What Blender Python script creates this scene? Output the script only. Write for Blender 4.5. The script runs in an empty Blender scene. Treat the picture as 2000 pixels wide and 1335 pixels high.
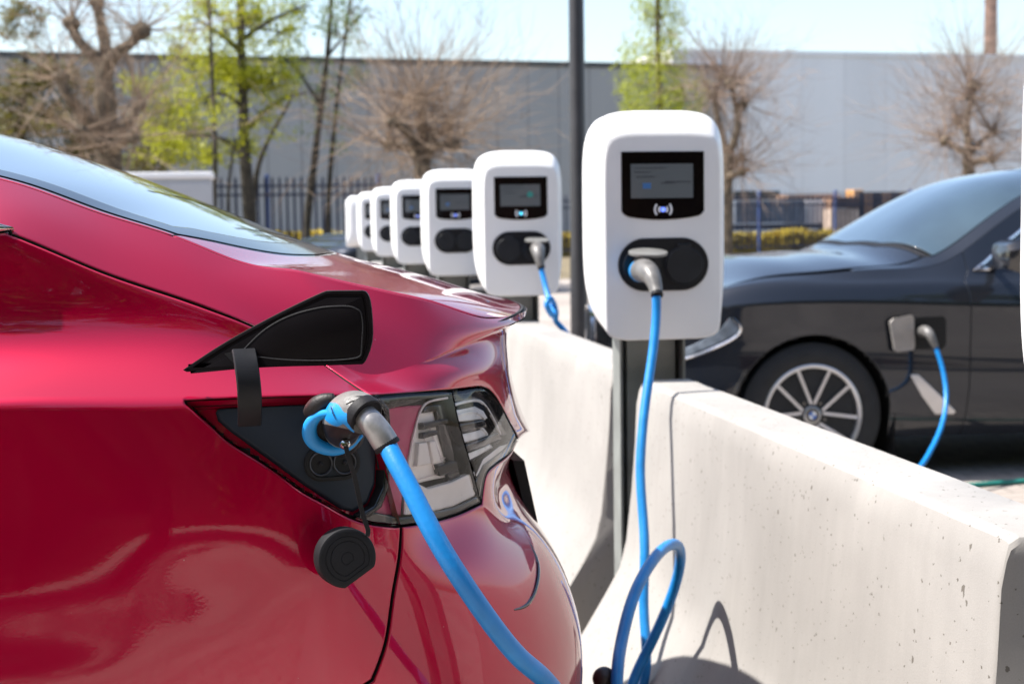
import bpy, bmesh, math, random
import numpy as np
from mathutils import Vector, Matrix
from mathutils.bvhtree import BVHTree
from mathutils.geometry import delaunay_2d_cdt

scn = bpy.context.scene
COL = scn.collection
R = math.radians

# ------------------------------------------------------------------ camera
FPX = 3000.0                       # focal length in photograph pixels (54 mm on 36 mm)
ROLL = R(0.8)
CAM = Vector((0.0, 0.0, 1.25))
_c, _s = math.cos(ROLL), math.sin(ROLL)
_ux, _uy = -485 * _c + 237.5 * _s, 485 * _s + 237.5 * _c
PITCH = math.atan(_uy / FPX)
YAW = math.atan(-_ux * math.cos(PITCH) / FPX)
cF = Vector((math.sin(YAW) * math.cos(PITCH), math.cos(YAW) * math.cos(PITCH), -math.sin(PITCH)))
cR = Vector((math.cos(YAW), -math.sin(YAW), 0))
cU = Vector((math.sin(YAW) * math.sin(PITCH), math.cos(YAW) * math.sin(PITCH), math.cos(PITCH)))
cR, cU = cR * _c - cU * _s, cR * _s + cU * _c
cam_data = bpy.data.cameras.new("camera")
cam = bpy.data.objects.new("camera", cam_data)
COL.objects.link(cam)
cam.matrix_world = Matrix(((cR.x, cU.x, -cF.x, CAM.x), (cR.y, cU.y, -cF.y, CAM.y),
                           (cR.z, cU.z, -cF.z, CAM.z), (0, 0, 0, 1)))
cam_data.sensor_width = 36
cam_data.lens = FPX * 36 / 2000
cam_data.clip_start = 0.05
cam_data.clip_end = 3000
cam_data.dof.use_dof = True
cam_data.dof.focus_distance = 1.80
cam_data.dof.aperture_fstop = 8.5
scn.camera = cam

# ------------------------------------------------------------------ sky, sun, exposure
SUN_AZ = R(8)                     # sun stands to the left (-X), a touch beyond
SUN_EL = R(57.5)
to_sun = Vector((-math.cos(SUN_AZ) * math.cos(SUN_EL), math.sin(SUN_AZ) * math.cos(SUN_EL), math.sin(SUN_EL)))
world = bpy.data.worlds.new("World")
scn.world = world
world.use_nodes = True
_nt = world.node_tree
_sky = _nt.nodes.new("ShaderNodeTexSky")
_sky.sky_type = 'NISHITA'
_sky.sun_disc = False
_sky.sun_elevation = SUN_EL
_sky.sun_rotation = math.atan2(to_sun.x, to_sun.y)
_sky.air_density = 1.0
_sky.dust_density = 1.6
_sky.ozone_density = 0.5
_bg = _nt.nodes["Background"]
_bg.inputs["Strength"].default_value = 0.13
_nt.links.new(_sky.outputs[0], _bg.inputs["Color"])
sun_data = bpy.data.lights.new("sun", 'SUN')
sun_data.energy = 5.0
sun_data.angle = R(0.5)
sun_data.color = (1.0, 0.955, 0.89)
sun = bpy.data.objects.new("sun", sun_data)
COL.objects.link(sun)
sun.rotation_euler = to_sun.to_track_quat('Z', 'Y').to_euler()
sun.location = (-20, 5, 20)
scn.view_settings.view_transform = 'Standard'
scn.view_settings.look = 'None'
scn.view_settings.gamma = 1.0
scn.view_settings.use_curve_mapping = False
scn.view_settings.exposure = 1.12
scn.cycles.max_bounces = 8
scn.cycles.transparent_max_bounces = 12
scn.cycles.caustics_reflective = False
scn.cycles.caustics_refractive = False
# ------------------------------------------------------------------ pixel helpers (photo pixel -> point on a real plane)
def ray(px, py):
    return (cF + cR * ((px - 1000) / FPX) + cU * ((667.5 - py) / FPX)).normalized()
def atY(px, py, Y):
    d = ray(px, py); return CAM + d * ((Y - CAM.y) / d.y)
def atX(px, py, X):
    d = ray(px, py); return CAM + d * ((X - CAM.x) / d.x)
def atZ(px, py, Z):
    d = ray(px, py); return CAM + d * ((Z - CAM.z) / d.z)
def to_px(p):
    v = Vector(p) - CAM; z = v.dot(cF)
    return 1000 + FPX * v.dot(cR) / z, 667.5 - FPX * v.dot(cU) / z

# ------------------------------------------------------------------ objects
def empty(name, loc=(0, 0, 0), rz=0.0):
    o = bpy.data.objects.new(name, None)
    o.empty_display_size = 0.1
    o.location = loc; o.rotation_euler = (0, 0, rz)
    COL.objects.link(o)
    return o
def tag(o, label=None, cat=None, group=None, kind=None):
    if label: o["label"] = label
    if cat: o["category"] = cat
    if group: o["group"] = group
    if kind: o["kind"] = kind
    return o
def copy_tree(o, parent=None):
    c = o.copy(); COL.objects.link(c)
    if parent: c.parent = parent
    for ch in list(o.children): copy_tree(ch, c)
    return c

class MB:
    """collects geometry in world (or local) coordinates and links it as ONE mesh object"""
    def __init__(self): self.v = []; self.f = []; self.m = []; self.n = {}
    def add(self, verts, faces, mi=0):
        b = len(self.v); self.v.extend([tuple(p) for p in verts])
        self.f.extend([tuple(i + b for i in f) for f in faces]); self.m.extend([mi] * len(faces))
        return b
    def box(self, c, s, rot=None, mi=0, bev=0.0):
        hx, hy, hz = s[0] / 2, s[1] / 2, s[2] / 2
        c = Vector(c)
        if bev > 0:
            b = min(bev, hx * .9, hy * .9, hz * .9)
            bm = bmesh.new(); bmesh.ops.create_cube(bm, size=1.0)
            for v in bm.verts: v.co = Vector((v.co.x * s[0], v.co.y * s[1], v.co.z * s[2]))
            bmesh.ops.bevel(bm, geom=list(bm.edges), offset=b, segments=2, profile=0.5, affect='EDGES')
            bm.verts.index_update()
            vs = [v.co.copy() for v in bm.verts]; fs = [[v.index for v in f.verts] for f in bm.faces]; bm.free()
        else:
            vs = [Vector((x, y, z)) for x in (-hx, hx) for y in (-hy, hy) for z in (-hz, hz)]
            fs = [(0, 1, 3, 2), (4, 6, 7, 5), (0, 4, 5, 1), (2, 3, 7, 6), (0, 2, 6, 4), (1, 5, 7, 3)]
        if rot is not None: vs = [rot @ v for v in vs]
        self.add([v + c for v in vs], fs, mi)
    def loft(self, loops, mi=0, cap0=True, cap1=True, closed=True):
        n = len(loops[0]); b = len(self.v)
        vs = [p for l in loops for p in l]; fs = []
        for k in range(len(loops) - 1):
            for i in range(n if closed else n - 1):
                j = (i + 1) % n
                fs.append((k * n + i, k * n + j, (k + 1) * n + j, (k + 1) * n + i))
        if cap0: fs.append(tuple(range(n - 1, -1, -1)))
        if cap1: fs.append(tuple((len(loops) - 1) * n + i for i in range(n)))
        self.add(vs, fs, mi)
    def tube(self, pts, rad, n=12, mi=0, cap=True):
        pts = [Vector(p) for p in pts]; k = len(pts)
        rr = rad if hasattr(rad, '__len__') else [rad] * k
        t = [(pts[min(i + 1, k - 1)] - pts[max(i - 1, 0)]).normalized() for i in range(k)]
        a = Vector((0, 0, 1)) if abs(t[0].z) < 0.9 else Vector((1, 0, 0))
        u = (a - t[0] * a.dot(t[0])).normalized(); loops = []
        for i in range(k):
            u = (u - t[i] * u.dot(t[i])).normalized(); w = t[i].cross(u)
            loops.append([pts[i] + (u * math.cos(2 * math.pi * j / n) + w * math.sin(2 * math.pi * j / n)) * rr[i] for j in range(n)])
        self.loft(loops, mi, cap, cap)
    def lathe(self, prof, org, axis, n=32, mi=0, ref=None):
        """prof: list of (distance along axis, radius)"""
        axis = Vector(axis).normalized(); org = Vector(org)
        a = ref or (Vector((0, 0, 1)) if abs(axis.z) < 0.9 else Vector((1, 0, 0)))
        u = (a - axis * a.dot(axis)).normalized(); w = axis.cross(u)
        self.loft([[org + axis * d + (u * math.cos(2 * math.pi * j / n) + w * math.sin(2 * math.pi * j / n)) * max(r, 1e-5)
                    for j in range(n)] for d, r in prof], mi)
    def prism(self, poly, ext, mi=0):
        """poly: 3-D loop, ext: vector"""
        e = Vector(ext); self.loft([[Vector(p) for p in poly], [Vector(p) + e for p in poly]], mi)
    def build(self, name, mats, parent=None, smooth=35, local=False):
        me = bpy.data.meshes.new(name)
        V = self.v
        if parent is not None and not local:
            inv = world_of(parent).inverted(); V = [inv @ Vector(p) for p in V]
        me.from_pydata([tuple(p) for p in V], [], self.f)
        for m in (mats if isinstance(mats, (list, tuple)) else [mats]): me.materials.append(m)
        me.polygons.foreach_set("material_index", self.m)
        me.update()
        bm = bmesh.new(); bm.from_mesh(me)
        bmesh.ops.recalc_face_normals(bm, faces=list(bm.faces)); bm.to_mesh(me); bm.free()
        if smooth:
            me.polygons.foreach_set("use_smooth", [True] * len(me.polygons))
            me.set_sharp_from_angle(angle=R(smooth))
        o = bpy.data.objects.new(name, me); COL.objects.link(o)
        if parent is not None: o.parent = parent
        return o
def world_of(o):
    m = Matrix.LocRotScale(o.location, o.rotation_euler, o.scale)
    return m if o.parent is None else world_of(o.parent) @ m

# ------------------------------------------------------------------ curves
def ncs(x, Y, q):
    """natural cubic spline through (x, Y[n,d]) at q"""
    x = np.asarray(x, float); Y = np.asarray(Y, float); q = np.asarray(q, float)
    n = len(x); h = np.diff(x)
    if n == 2:
        t = ((q - x[0]) / h[0])[:, None]; return Y[0] * (1 - t) + Y[1] * t
    A = np.zeros((n, n)); B = np.zeros(Y.shape); A[0, 0] = A[-1, -1] = 1
    for i in range(1, n - 1):
        A[i, i - 1] = h[i - 1]; A[i, i] = 2 * (h[i - 1] + h[i]); A[i, i + 1] = h[i]
        B[i] = 6 * ((Y[i + 1] - Y[i]) / h[i] - (Y[i] - Y[i - 1]) / h[i - 1])
    M = np.linalg.solve(A, B)
    k = np.clip(np.searchsorted(x, q) - 1, 0, n - 2)
    a = ((x[k + 1] - q) / h[k])[:, None]; b = ((q - x[k]) / h[k])[:, None]; hh = (h[k] ** 2)[:, None]
    return a * Y[k] + b * Y[k + 1] + ((a ** 3 - a) * M[k] + (b ** 3 - b) * M[k + 1]) * hh / 6
def smooth_path(pts, n, power=0.5):
    P = np.array([tuple(p) for p in pts], float)
    t = np.concatenate([[0], np.cumsum(np.maximum(np.linalg.norm(np.diff(P, axis=0), axis=1), 1e-6) ** power)])
    return [Vector(p) for p in ncs(t, P, np.linspace(0, t[-1], n))]
def resample2(poly, step, closed=True):
    P = [np.array(p, float) for p in poly]; out = []
    m = len(P) if closed else len(P) - 1
    for i in range(m):
        a, b = P[i], P[(i + 1) % len(P)]; k = max(1, int(round(np.linalg.norm(b - a) / step)))
        for j in range(k): out.append(a + (b - a) * j / k)
    if not closed: out.append(P[-1])
    return out
def crv(pts, step=6.0):
    """smooth 2-D curve through pixel points"""
    P = np.array(pts, float)
    if len(P) < 3: return [tuple(p) for p in resample2(P, step, False)]
    L = np.linalg.norm(np.diff(P, axis=0), axis=1); t = np.concatenate([[0], np.cumsum(L ** .5)])
    n = max(3, int(L.sum() / step)); return [tuple(p) for p in ncs(t, P, np.linspace(0, t[-1], n))]

# ------------------------------------------------------------------ materials
def mat(name, col=(.5, .5, .5), rough=.5, metal=0.0, coat=0.0, coat_rough=.03, spec=.5, noise=0.0, nscale=8.0, bump=0.0, bscale=60.0, emit=None, alpha=None, sheen=0):
    m = bpy.data.materials.new(name); m.use_nodes = True
    nt = m.node_tree; b = nt.nodes["Principled BSDF"]
    b.inputs["Base Color"].default_value = (*col, 1); b.inputs["Roughness"].default_value = rough
    b.inputs["Metallic"].default_value = metal; b.inputs["Coat Weight"].default_value = coat
    b.inputs["Coat Roughness"].default_value = coat_rough; b.inputs["Specular IOR Level"].default_value = spec
    if emit: b.inputs["Emission Color"].default_value = (*emit[:3], 1); b.inputs["Emission Strength"].default_value = emit[3]
    tc = nt.nodes.new("ShaderNodeTexCoord")
    if noise:
        nz = nt.nodes.new("ShaderNodeTexNoise"); nz.inputs["Scale"].default_value = nscale; nz.inputs["Detail"].default_value = 6
        nt.links.new(tc.outputs["Object"], nz.inputs["Vector"])
        mx = nt.nodes.new("ShaderNodeMix"); mx.data_type = 'RGBA'
        lo = [max(0, c * (1 - noise)) for c in col]; hi = [min(1, c * (1 + noise)) for c in col]
        rp = nt.nodes.new("ShaderNodeMapRange"); rp.inputs[1].default_value = .3; rp.inputs[2].default_value = .7
        nt.links.new(nz.outputs["Fac"], rp.inputs[0]); nt.links.new(rp.outputs[0], mx.inputs[0])
        mx.inputs[6].default_value = (*lo, 1); mx.inputs[7].default_value = (*hi, 1)
        nt.links.new(mx.outputs[2], b.inputs["Base Color"])
        r2 = nt.nodes.new("ShaderNodeMapRange"); r2.inputs[3].default_value = max(0, rough - .08); r2.inputs[4].default_value = min(1, rough + .1)
        nt.links.new(nz.outputs["Fac"], r2.inputs[0]); nt.links.new(r2.outputs[0], b.inputs["Roughness"])
    if bump:
        n2 = nt.nodes.new("ShaderNodeTexNoise"); n2.inputs["Scale"].default_value = bscale; n2.inputs["Detail"].default_value = 4
        nt.links.new(tc.outputs["Object"], n2.inputs["Vector"])
        bp = nt.nodes.new("ShaderNodeBump"); bp.inputs["Strength"].default_value = bump; bp.inputs["Distance"].default_value = .01
        nt.links.new(n2.outputs["Fac"], bp.inputs["Height"]); nt.links.new(bp.outputs[0], b.inputs["Normal"])
    return m
def clear_mat(name, tint=(1, 1, 1), refl=1.0, rough=0.0, ior=1.5):
    """thin clear cover: Fresnel-weighted gloss over a straight-through pane"""
    m = bpy.data.materials.new(name); m.use_nodes = True; nt = m.node_tree
    for n in list(nt.nodes):
        if n.type != 'OUTPUT_MATERIAL': nt.nodes.remove(n)
    out = [n for n in nt.nodes if n.type == 'OUTPUT_MATERIAL'][0]
    fr = nt.nodes.new("ShaderNodeFresnel"); fr.inputs["IOR"].default_value = ior
    mu = nt.nodes.new("ShaderNodeMath"); mu.operation = 'MULTIPLY'; mu.use_clamp = True; mu.inputs[1].default_value = refl
    tr = nt.nodes.new("ShaderNodeBsdfTransparent"); tr.inputs[0].default_value = (*tint, 1)
    gl = nt.nodes.new("ShaderNodeBsdfGlossy"); gl.inputs["Roughness"].default_value = rough
    mx = nt.nodes.new("ShaderNodeMixShader")
    nt.links.new(fr.outputs[0], mu.inputs[0]); nt.links.new(mu.outputs[0], mx.inputs[0])
    nt.links.new(tr.outputs[0], mx.inputs[1]); nt.links.new(gl.outputs[0], mx.inputs[2]); nt.links.new(mx.outputs[0], out.inputs[0])
    return m

M = {}
def car_paint(name, col, flake, metal, rough, coat_rough=.008, cior=1.6):
    m = mat(name, col, rough, metal, 1.0, coat_rough, .0); m.node_tree.nodes['Principled BSDF'].inputs['Coat IOR'].default_value = cior
    nt = m.node_tree; b = nt.nodes["Principled BSDF"]
    tc = nt.nodes.new("ShaderNodeTexCoord")
    nz = nt.nodes.new("ShaderNodeTexNoise"); nz.inputs["Scale"].default_value = 3.0; nz.inputs["Detail"].default_value = 8
    nt.links.new(tc.outputs["Object"], nz.inputs["Vector"])
    # fine dust specks on the clear coat
    vo = nt.nodes.new("ShaderNodeTexVoronoi"); vo.inputs["Scale"].default_value = 55
    nt.links.new(tc.outputs["Object"], vo.inputs["Vector"])
    lt = nt.nodes.new("ShaderNodeMath"); lt.operation = 'LESS_THAN'; lt.inputs[1].default_value = 0.045
    nt.links.new(vo.outputs["Distance"], lt.inputs[0])
    wn = nt.nodes.new("ShaderNodeSeparateColor"); nt.links.new(vo.outputs["Color"], wn.inputs[0])
    gt = nt.nodes.new("ShaderNodeMath"); gt.operation = 'GREATER_THAN'; gt.inputs[1].default_value = .86
    nt.links.new(wn.outputs[0], gt.inputs[0])
    mm = nt.nodes.new("ShaderNodeMath"); mm.operation = 'MULTIPLY'; nt.links.new(lt.outputs[0], mm.inputs[0]); nt.links.new(gt.outputs[0], mm.inputs[1])
    m3 = nt.nodes.new("ShaderNodeMath"); m3.operation = 'MULTIPLY'; m3.inputs[1].default_value = .35; nt.links.new(mm.outputs[0], m3.inputs[0])
    mx = nt.nodes.new("ShaderNodeMix"); mx.data_type = 'RGBA'; mx.inputs[6].default_value = (*col, 1); mx.inputs[7].default_value = (.5, .42, .4, 1)
    nt.links.new(m3.outputs[0], mx.inputs[0]); nt.links.new(mx.outputs[2], b.inputs["Base Color"])
    # slight orange peel in the coat
    n2 = nt.nodes.new("ShaderNodeTexNoise"); n2.inputs["Scale"].default_value = 260; n2.inputs["Detail"].default_value = 2
    nt.links.new(tc.outputs["Object"], n2.inputs["Vector"])
    bp = nt.nodes.new("ShaderNodeBump"); bp.inputs["Strength"].default_value = .004; bp.inputs["Distance"].default_value = .004
    nt.links.new(n2.outputs["Fac"], bp.inputs["Height"]); nt.links.new(bp.outputs[0], b.inputs["Coat Normal"])
    r2 = nt.nodes.new("ShaderNodeMapRange"); r2.inputs[1].default_value = .35; r2.inputs[2].default_value = .75
    r2.inputs[3].default_value = coat_rough; r2.inputs[4].default_value = coat_rough + .04
    nt.links.new(nz.outputs["Fac"], r2.inputs[0]); nt.links.new(r2.outputs[0], b.inputs["Coat Roughness"])
    return m
def concrete(name, col, pit=1.0):
    m = mat(name, col, .85, 0, spec=.3); nt = m.node_tree; b = nt.nodes["Principled BSDF"]
    tc = nt.nodes.new("ShaderNodeTexCoord")
    def noise(sc, det=5, vec=None, dist=0):
        n = nt.nodes.new("ShaderNodeTexNoise"); n.inputs["Scale"].default_value = sc; n.inputs["Detail"].default_value = det
        n.inputs["Distortion"].default_value = dist
        nt.links.new(vec or tc.outputs["Object"], n.inputs["Vector"]); return n.outputs["Fac"]
    def rng(src, a, c, lo, hi):
        n = nt.nodes.new("ShaderNodeMapRange"); n.inputs[1].default_value = a; n.inputs[2].default_value = c
        n.inputs[3].default_value = lo; n.inputs[4].default_value = hi; nt.links.new(src, n.inputs[0]); return n.outputs[0]
    def mul(a, c):
        n = nt.nodes.new("ShaderNodeMath"); n.operation = 'MULTIPLY'; nt.links.new(a, n.inputs[0])
        if isinstance(c, float): n.inputs[1].default_value = c
        else: nt.links.new(c, n.inputs[1])
        return n.outputs[0]
    mp = nt.nodes.new("ShaderNodeMapping"); mp.inputs["Scale"].default_value = (1, 1, .12)
    nt.links.new(tc.outputs["Object"], mp.inputs["Vector"])
    big = noise(2.2, 6, dist=.6); streak = noise(38, 4, mp.outputs[0]); fine = noise(420, 2)
    v = mul(mul(rng(big, .3, .7, .84, 1.06), rng(streak, .3, .7, .96, 1.02)), rng(fine, .3, .7, .95, 1.03))
    # blow holes: stretched pits, sparse
    pts = []
    for sc, thr, keep, sx in ((36, .095, .955, (1, 1, .55)), (80, .13, .90, (1, 1, .8)), (160, .15, .85, (1, .8, .9))):
        mq = nt.nodes.new("ShaderNodeMapping"); mq.inputs["Scale"].default_value = sx; mq.inputs["Rotation"].default_value = (.5, .2, .3)
        nt.links.new(tc.outputs["Object"], mq.inputs["Vector"])
        nn = nt.nodes.new("ShaderNodeTexNoise"); nn.inputs["Scale"].default_value = sc * 2.3; nt.links.new(mq.outputs[0], nn.inputs["Vector"])
        ad = nt.nodes.new("ShaderNodeMix"); ad.data_type = 'RGBA'; ad.blend_type = 'LINEAR_LIGHT'; ad.inputs[0].default_value = .35 / sc
        nt.links.new(mq.outputs[0], ad.inputs[6]); nt.links.new(nn.outputs["Color"], ad.inputs[7])
        vo = nt.nodes.new("ShaderNodeTexVoronoi"); vo.inputs["Scale"].default_value = sc; nt.links.new(ad.outputs[2], vo.inputs["Vector"])
        sep = nt.nodes.new("ShaderNodeSeparateColor"); nt.links.new(vo.outputs["Color"], sep.inputs[0])
        k = rng(sep.outputs[0], keep, 1.0, 0, 1)
        th = mul(k, thr * 2.2)
        cmp = nt.nodes.new("ShaderNodeMath"); cmp.operation = 'LESS_THAN'; nt.links.new(vo.outputs["Distance"], cmp.inputs[0]); nt.links.new(th, cmp.inputs[1])
        pts.append(cmp.outputs[0])
    a = pts[0]
    for p in pts[1:]:
        n = nt.nodes.new("ShaderNodeMath"); n.operation = 'MAXIMUM'; nt.links.new(a, n.inputs[0]); nt.links.new(p, n.inputs[1]); a = n.outputs[0]
    a = mul(a, .75 * pit)
    cm = nt.nodes.new("ShaderNodeMix"); cm.data_type = 'RGBA'; cm.blend_type = 'MULTIPLY'; cm.inputs[0].default_value = 1
    cm.inputs[6].default_value = (*col, 1); nt.links.new(v, cm.inputs[7])
    c2 = nt.nodes.new("ShaderNodeMix"); c2.data_type = 'RGBA'; nt.links.new(a, c2.inputs[0]); nt.links.new(cm.outputs[2], c2.inputs[6])
    c2.inputs[7].default_value = (col[0] * .22, col[1] * .19, col[2] * .15, 1)
    nt.links.new(c2.outputs[2], b.inputs["Base Color"])
    hb = nt.nodes.new("ShaderNodeMath"); hb.operation = 'SUBTRACT'; nt.links.new(mul(fine, .12), hb.inputs[0]); nt.links.new(a, hb.inputs[1])
    bp = nt.nodes.new("ShaderNodeBump"); bp.inputs["Strength"].default_value = .5; bp.inputs["Distance"].default_value = .004
    nt.links.new(hb.outputs[0], bp.inputs["Height"]); nt.links.new(bp.outputs[0], b.inputs["Normal"])
    return m
M['red'] = car_paint('red_paint', (.40, .0002, .031), .2, .62, .38)
M['grey_paint'] = car_paint('grey_paint', (.021, .0245, .033), .2, .5, .35, cior=1.5)
M['black_gap'] = mat('black_gap', (.004, .004, .004), .8)
M['black_plastic'] = mat('black_plastic', (.008, .008, .010), .5, spec=.25, noise=.25, nscale=30, bump=.05, bscale=700)
M['panel_plastic'] = mat('panel_plastic', (.019, .026, .037), .45, spec=.25, noise=.2, nscale=9, bump=.03, bscale=900)
M['gloss_black'] = mat('gloss_black', (.006, .006, .007), .12, coat=1, noise=.1, nscale=6)
M['rubber'] = mat('rubber', (.009, .009, .011), .6, spec=.25, noise=.3, nscale=20, bump=.1, bscale=500)
M['tyre'] = mat('tyre', (.016, .016, .017), .8, noise=.35, nscale=14, bump=.15, bscale=120)
M['glass_dark'] = mat('glass_dark', (.012, .018, .022), .02, 0, coat=1, coat_rough=.0, spec=.7, noise=.1, nscale=2)
M['blue'] = mat('blue_cable', (.006, .19, .52), .36, noise=.12, nscale=25, bump=.06, bscale=160)
M['blue_rubber'] = mat('blue_rubber', (.008, .24, .60), .42, noise=.08, nscale=40, bump=.05, bscale=400)
M['sleeve_grey'] = mat('sleeve_grey', (.30, .29, .285), .34, .55, noise=.25, nscale=60)
M['grey_soft'] = mat('grey_soft', (.155, .15, .145), .42, noise=.3, nscale=45, bump=.1, bscale=300)
M['plug_grey'] = mat('plug_grey', (.12, .115, .11), .4, noise=.3, nscale=50)
M['dark_soft'] = mat('dark_soft', (.014, .012, .012), .5, spec=.3, noise=.4, nscale=35, bump=.1, bscale=300)
M['chrome'] = mat('chrome', (.75, .75, .76), .12, 1.0, noise=.08, nscale=20)
M['alloy'] = mat('alloy', (.55, .55, .57), .3, .85, coat=.4, noise=.08, nscale=15)
M['alloy_dark'] = mat('alloy_dark', (.06, .075, .095), .35, .6, noise=.15, nscale=15)
M['white_shell'] = mat('white_shell', (.80, .80, .80), .38, coat=.2, coat_rough=.15, noise=.03, nscale=5, bump=.02, bscale=900)
M['post_steel'] = mat('post_steel', (.21, .225, .215), .5, .3, noise=.15, nscale=12, bump=.04, bscale=200)
M['concrete'] = concrete('cast_concrete', (.305, .29, .273))
# ------------------------------------------------------------------ smooth body surfaces, cut into panels
class Patch:
    """dense grid G[v][u] of a smooth sheet; panels are cut from it by outlines given in its own metric coordinates"""
    def __init__(self, G, outward_from, win=None):
        self.G = G; nv, nu, _ = G.shape
        du = np.gradient(G, axis=1); dv = np.gradient(G, axis=0)
        N = np.cross(du, dv); N /= np.maximum(np.linalg.norm(N, axis=2, keepdims=True), 1e-12)
        if np.mean(np.sum(N * (G - np.array(outward_from)), axis=2)) < 0: N = -N; self.flip = True
        else: self.flip = False
        self.N = N
        w = win or (0, nu)
        self.ca = np.concatenate([[0], np.cumsum(np.mean(np.linalg.norm(np.diff(G, axis=1), axis=2), axis=0))])
        self.cb = np.concatenate([[0], np.cumsum(np.mean(np.linalg.norm(np.diff(G[:, w[0]:w[1]], axis=0), axis=2), axis=1))])
        V = G.reshape(-1, 3)
        F = [(j * nu + i, j * nu + i + 1, (j + 1) * nu + i + 1, (j + 1) * nu + i) for j in range(nv - 1) for i in range(nu - 1)]
        self.bvh = BVHTree.FromPolygons([tuple(p) for p in V], F)
    def idx(self, ab):
        ab = np.asarray(ab, float)
        return np.interp(ab[..., 0], self.ca, np.arange(len(self.ca))), np.interp(ab[..., 1], self.cb, np.arange(len(self.cb)))
    def ev(self, ab):
        u, v = self.idx(ab); nv, nu, _ = self.G.shape
        i = np.clip(u.astype(int), 0, nu - 2); j = np.clip(v.astype(int), 0, nv - 2)
        fu = (u - i)[..., None]; fv = (v - j)[..., None]
        def bl(A): return (A[j, i] * (1 - fu) + A[j, i + 1] * fu) * (1 - fv) + (A[j + 1, i] * (1 - fu) + A[j + 1, i + 1] * fu) * fv
        P = bl(self.G); N = bl(self.N); N = N / np.maximum(np.linalg.norm(N, axis=-1, keepdims=True), 1e-12)
        return P, N
    def hit(self, org, d):
        h = self.bvh.ray_cast(Vector(org), Vector(d))
        if h[0] is None: return None
        nu = self.G.shape[1]; j, i = divmod(h[2], nu - 1); p = np.array(h[0])
        p00 = self.G[j, i]; eu = self.G[j, i + 1] - p00; ev = self.G[j + 1, i] - p00
        A = np.array([[eu @ eu, eu @ ev], [eu @ ev, ev @ ev]]); b = np.array([(p - p00) @ eu, (p - p00) @ ev])
        try: fu, fv = np.linalg.solve(A, b)
        except Exception: fu = fv = .5
        fu = min(max(fu, 0), 1); fv = min(max(fv, 0), 1)
        return (np.interp(i + fu, np.arange(len(self.ca)), self.ca), np.interp(j + fv, np.arange(len(self.cb)), self.cb))
    def px1(self, px, py):
        h = self.hit(CAM, ray(px, py))
        if h is not None: return h
        if not hasattr(self, '_pp'):
            Q = self.G.reshape(-1, 3) - np.array(CAM); z = Q @ np.array(cF)
            self._pp = np.stack([1000 + FPX * (Q @ np.array(cR)) / z, 667.5 - FPX * (Q @ np.array(cU)) / z], 1)
            self._ok = z > .2
        d = np.sum((self._pp - np.array([px, py])) ** 2, axis=1); d[~self._ok] = 1e9
        k = int(np.argmin(d)); j, i = divmod(k, self.G.shape[1])
        return (self.ca[i], self.cb[j])
    def px(self, pts, step=6.0, smooth=True):
        return [self.px1(*p) for p in (crv(pts, step) if smooth else resample2(pts, step, False))]
    def side(self, X, z, sgn=1):
        return self.hit((X, CAM.y + (-5 if sgn > 0 else 20), z), (0, sgn, 0))
    def piece(self, mb, poly, gap=.0016, drop=.0011, lipw=.0028, thick=.012, off=0.0, step=.008, mi=0, face=True, wi=1):
        P0 = np.array(resample2(poly, step), float)
        keep = [0]
        for i in range(1, len(P0)):
            if np.linalg.norm(P0[i] - P0[keep[-1]]) > 1e-4: keep.append(i)
        P0 = P0[keep]
        area = .5 * np.sum(P0[:, 0] * np.roll(P0[:, 1], -1) - np.roll(P0[:, 0], -1) * P0[:, 1])
        if area < 0: P0 = P0[::-1]
        def inset(P, d):
            a = P - np.roll(P, 1, 0); b = np.roll(P, -1, 0) - P
            na = np.stack([-a[:, 1], a[:, 0]], 1); nb = np.stack([-b[:, 1], b[:, 0]], 1)
            na /= np.maximum(np.linalg.norm(na, axis=1, keepdims=True), 1e-9); nb /= np.maximum(np.linalg.norm(nb, axis=1, keepdims=True), 1e-9)
            n = na + nb; l = np.linalg.norm(n, axis=1, keepdims=True); n /= np.maximum(l, 1e-9)
            A0 = self.ev(P)[0]; A1 = self.ev(P + n * .002)[0]
            k = np.clip(np.linalg.norm(A1 - A0, axis=1, keepdims=True) / .002, .3, 2.0)
            k = (k + np.roll(k, 1, 0) + np.roll(k, -1, 0)) / 3
            return P + n * d / k / np.maximum(l / 2, .45)
        B0 = inset(P0, gap); B1 = inset(P0, gap + lipw); B2 = inset(P0, gap + lipw + .0025)
        A, Bm = np.meshgrid(self.ca, self.cb); Q = np.stack([A.ravel(), Bm.ravel()], 1)
        lo = B2.min(0); hi = B2.max(0); Q = Q[np.all((Q > lo) & (Q < hi), axis=1)]
        ins = np.zeros(len(Q), bool)
        for k in range(len(B2)):
            x1, y1 = B2[k]; x2, y2 = B2[(k + 1) % len(B2)]
            if y1 == y2: continue
            c = (Q[:, 1] > min(y1, y2)) & (Q[:, 1] <= max(y1, y2))
            ins[c] ^= Q[c, 0] < (x2 - x1) * (Q[c, 1] - y1) / (y2 - y1) + x1
        Q = Q[ins]; n0 = len(B0)
        pts = [Vector(p) for p in B0] + [Vector(p) for p in B1] + [Vector(p) for p in Q]
        ed = [(i, (i + 1) % n0) for i in range(n0)] + [(n0 + i, n0 + (i + 1) % n0) for i in range(n0)]
        r = delaunay_2d_cdt(pts, ed, [], 1, 1e-7)
        V2 = np.array([tuple(p) for p in r[0]]); F = r[2]; orig = r[3]
        P, N = self.ev(V2); isb = np.array([any(o < n0 for o in os_) for os_ in orig])
        C0, N0 = self.ev(B0); C1, _ = self.ev(B1)
        out = C0 - C1; out /= np.maximum(np.linalg.norm(out, axis=1, keepdims=True), 1e-9)
        P = P + N * off; P[isb] -= N[isb] * drop
        NN = N.copy()
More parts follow.
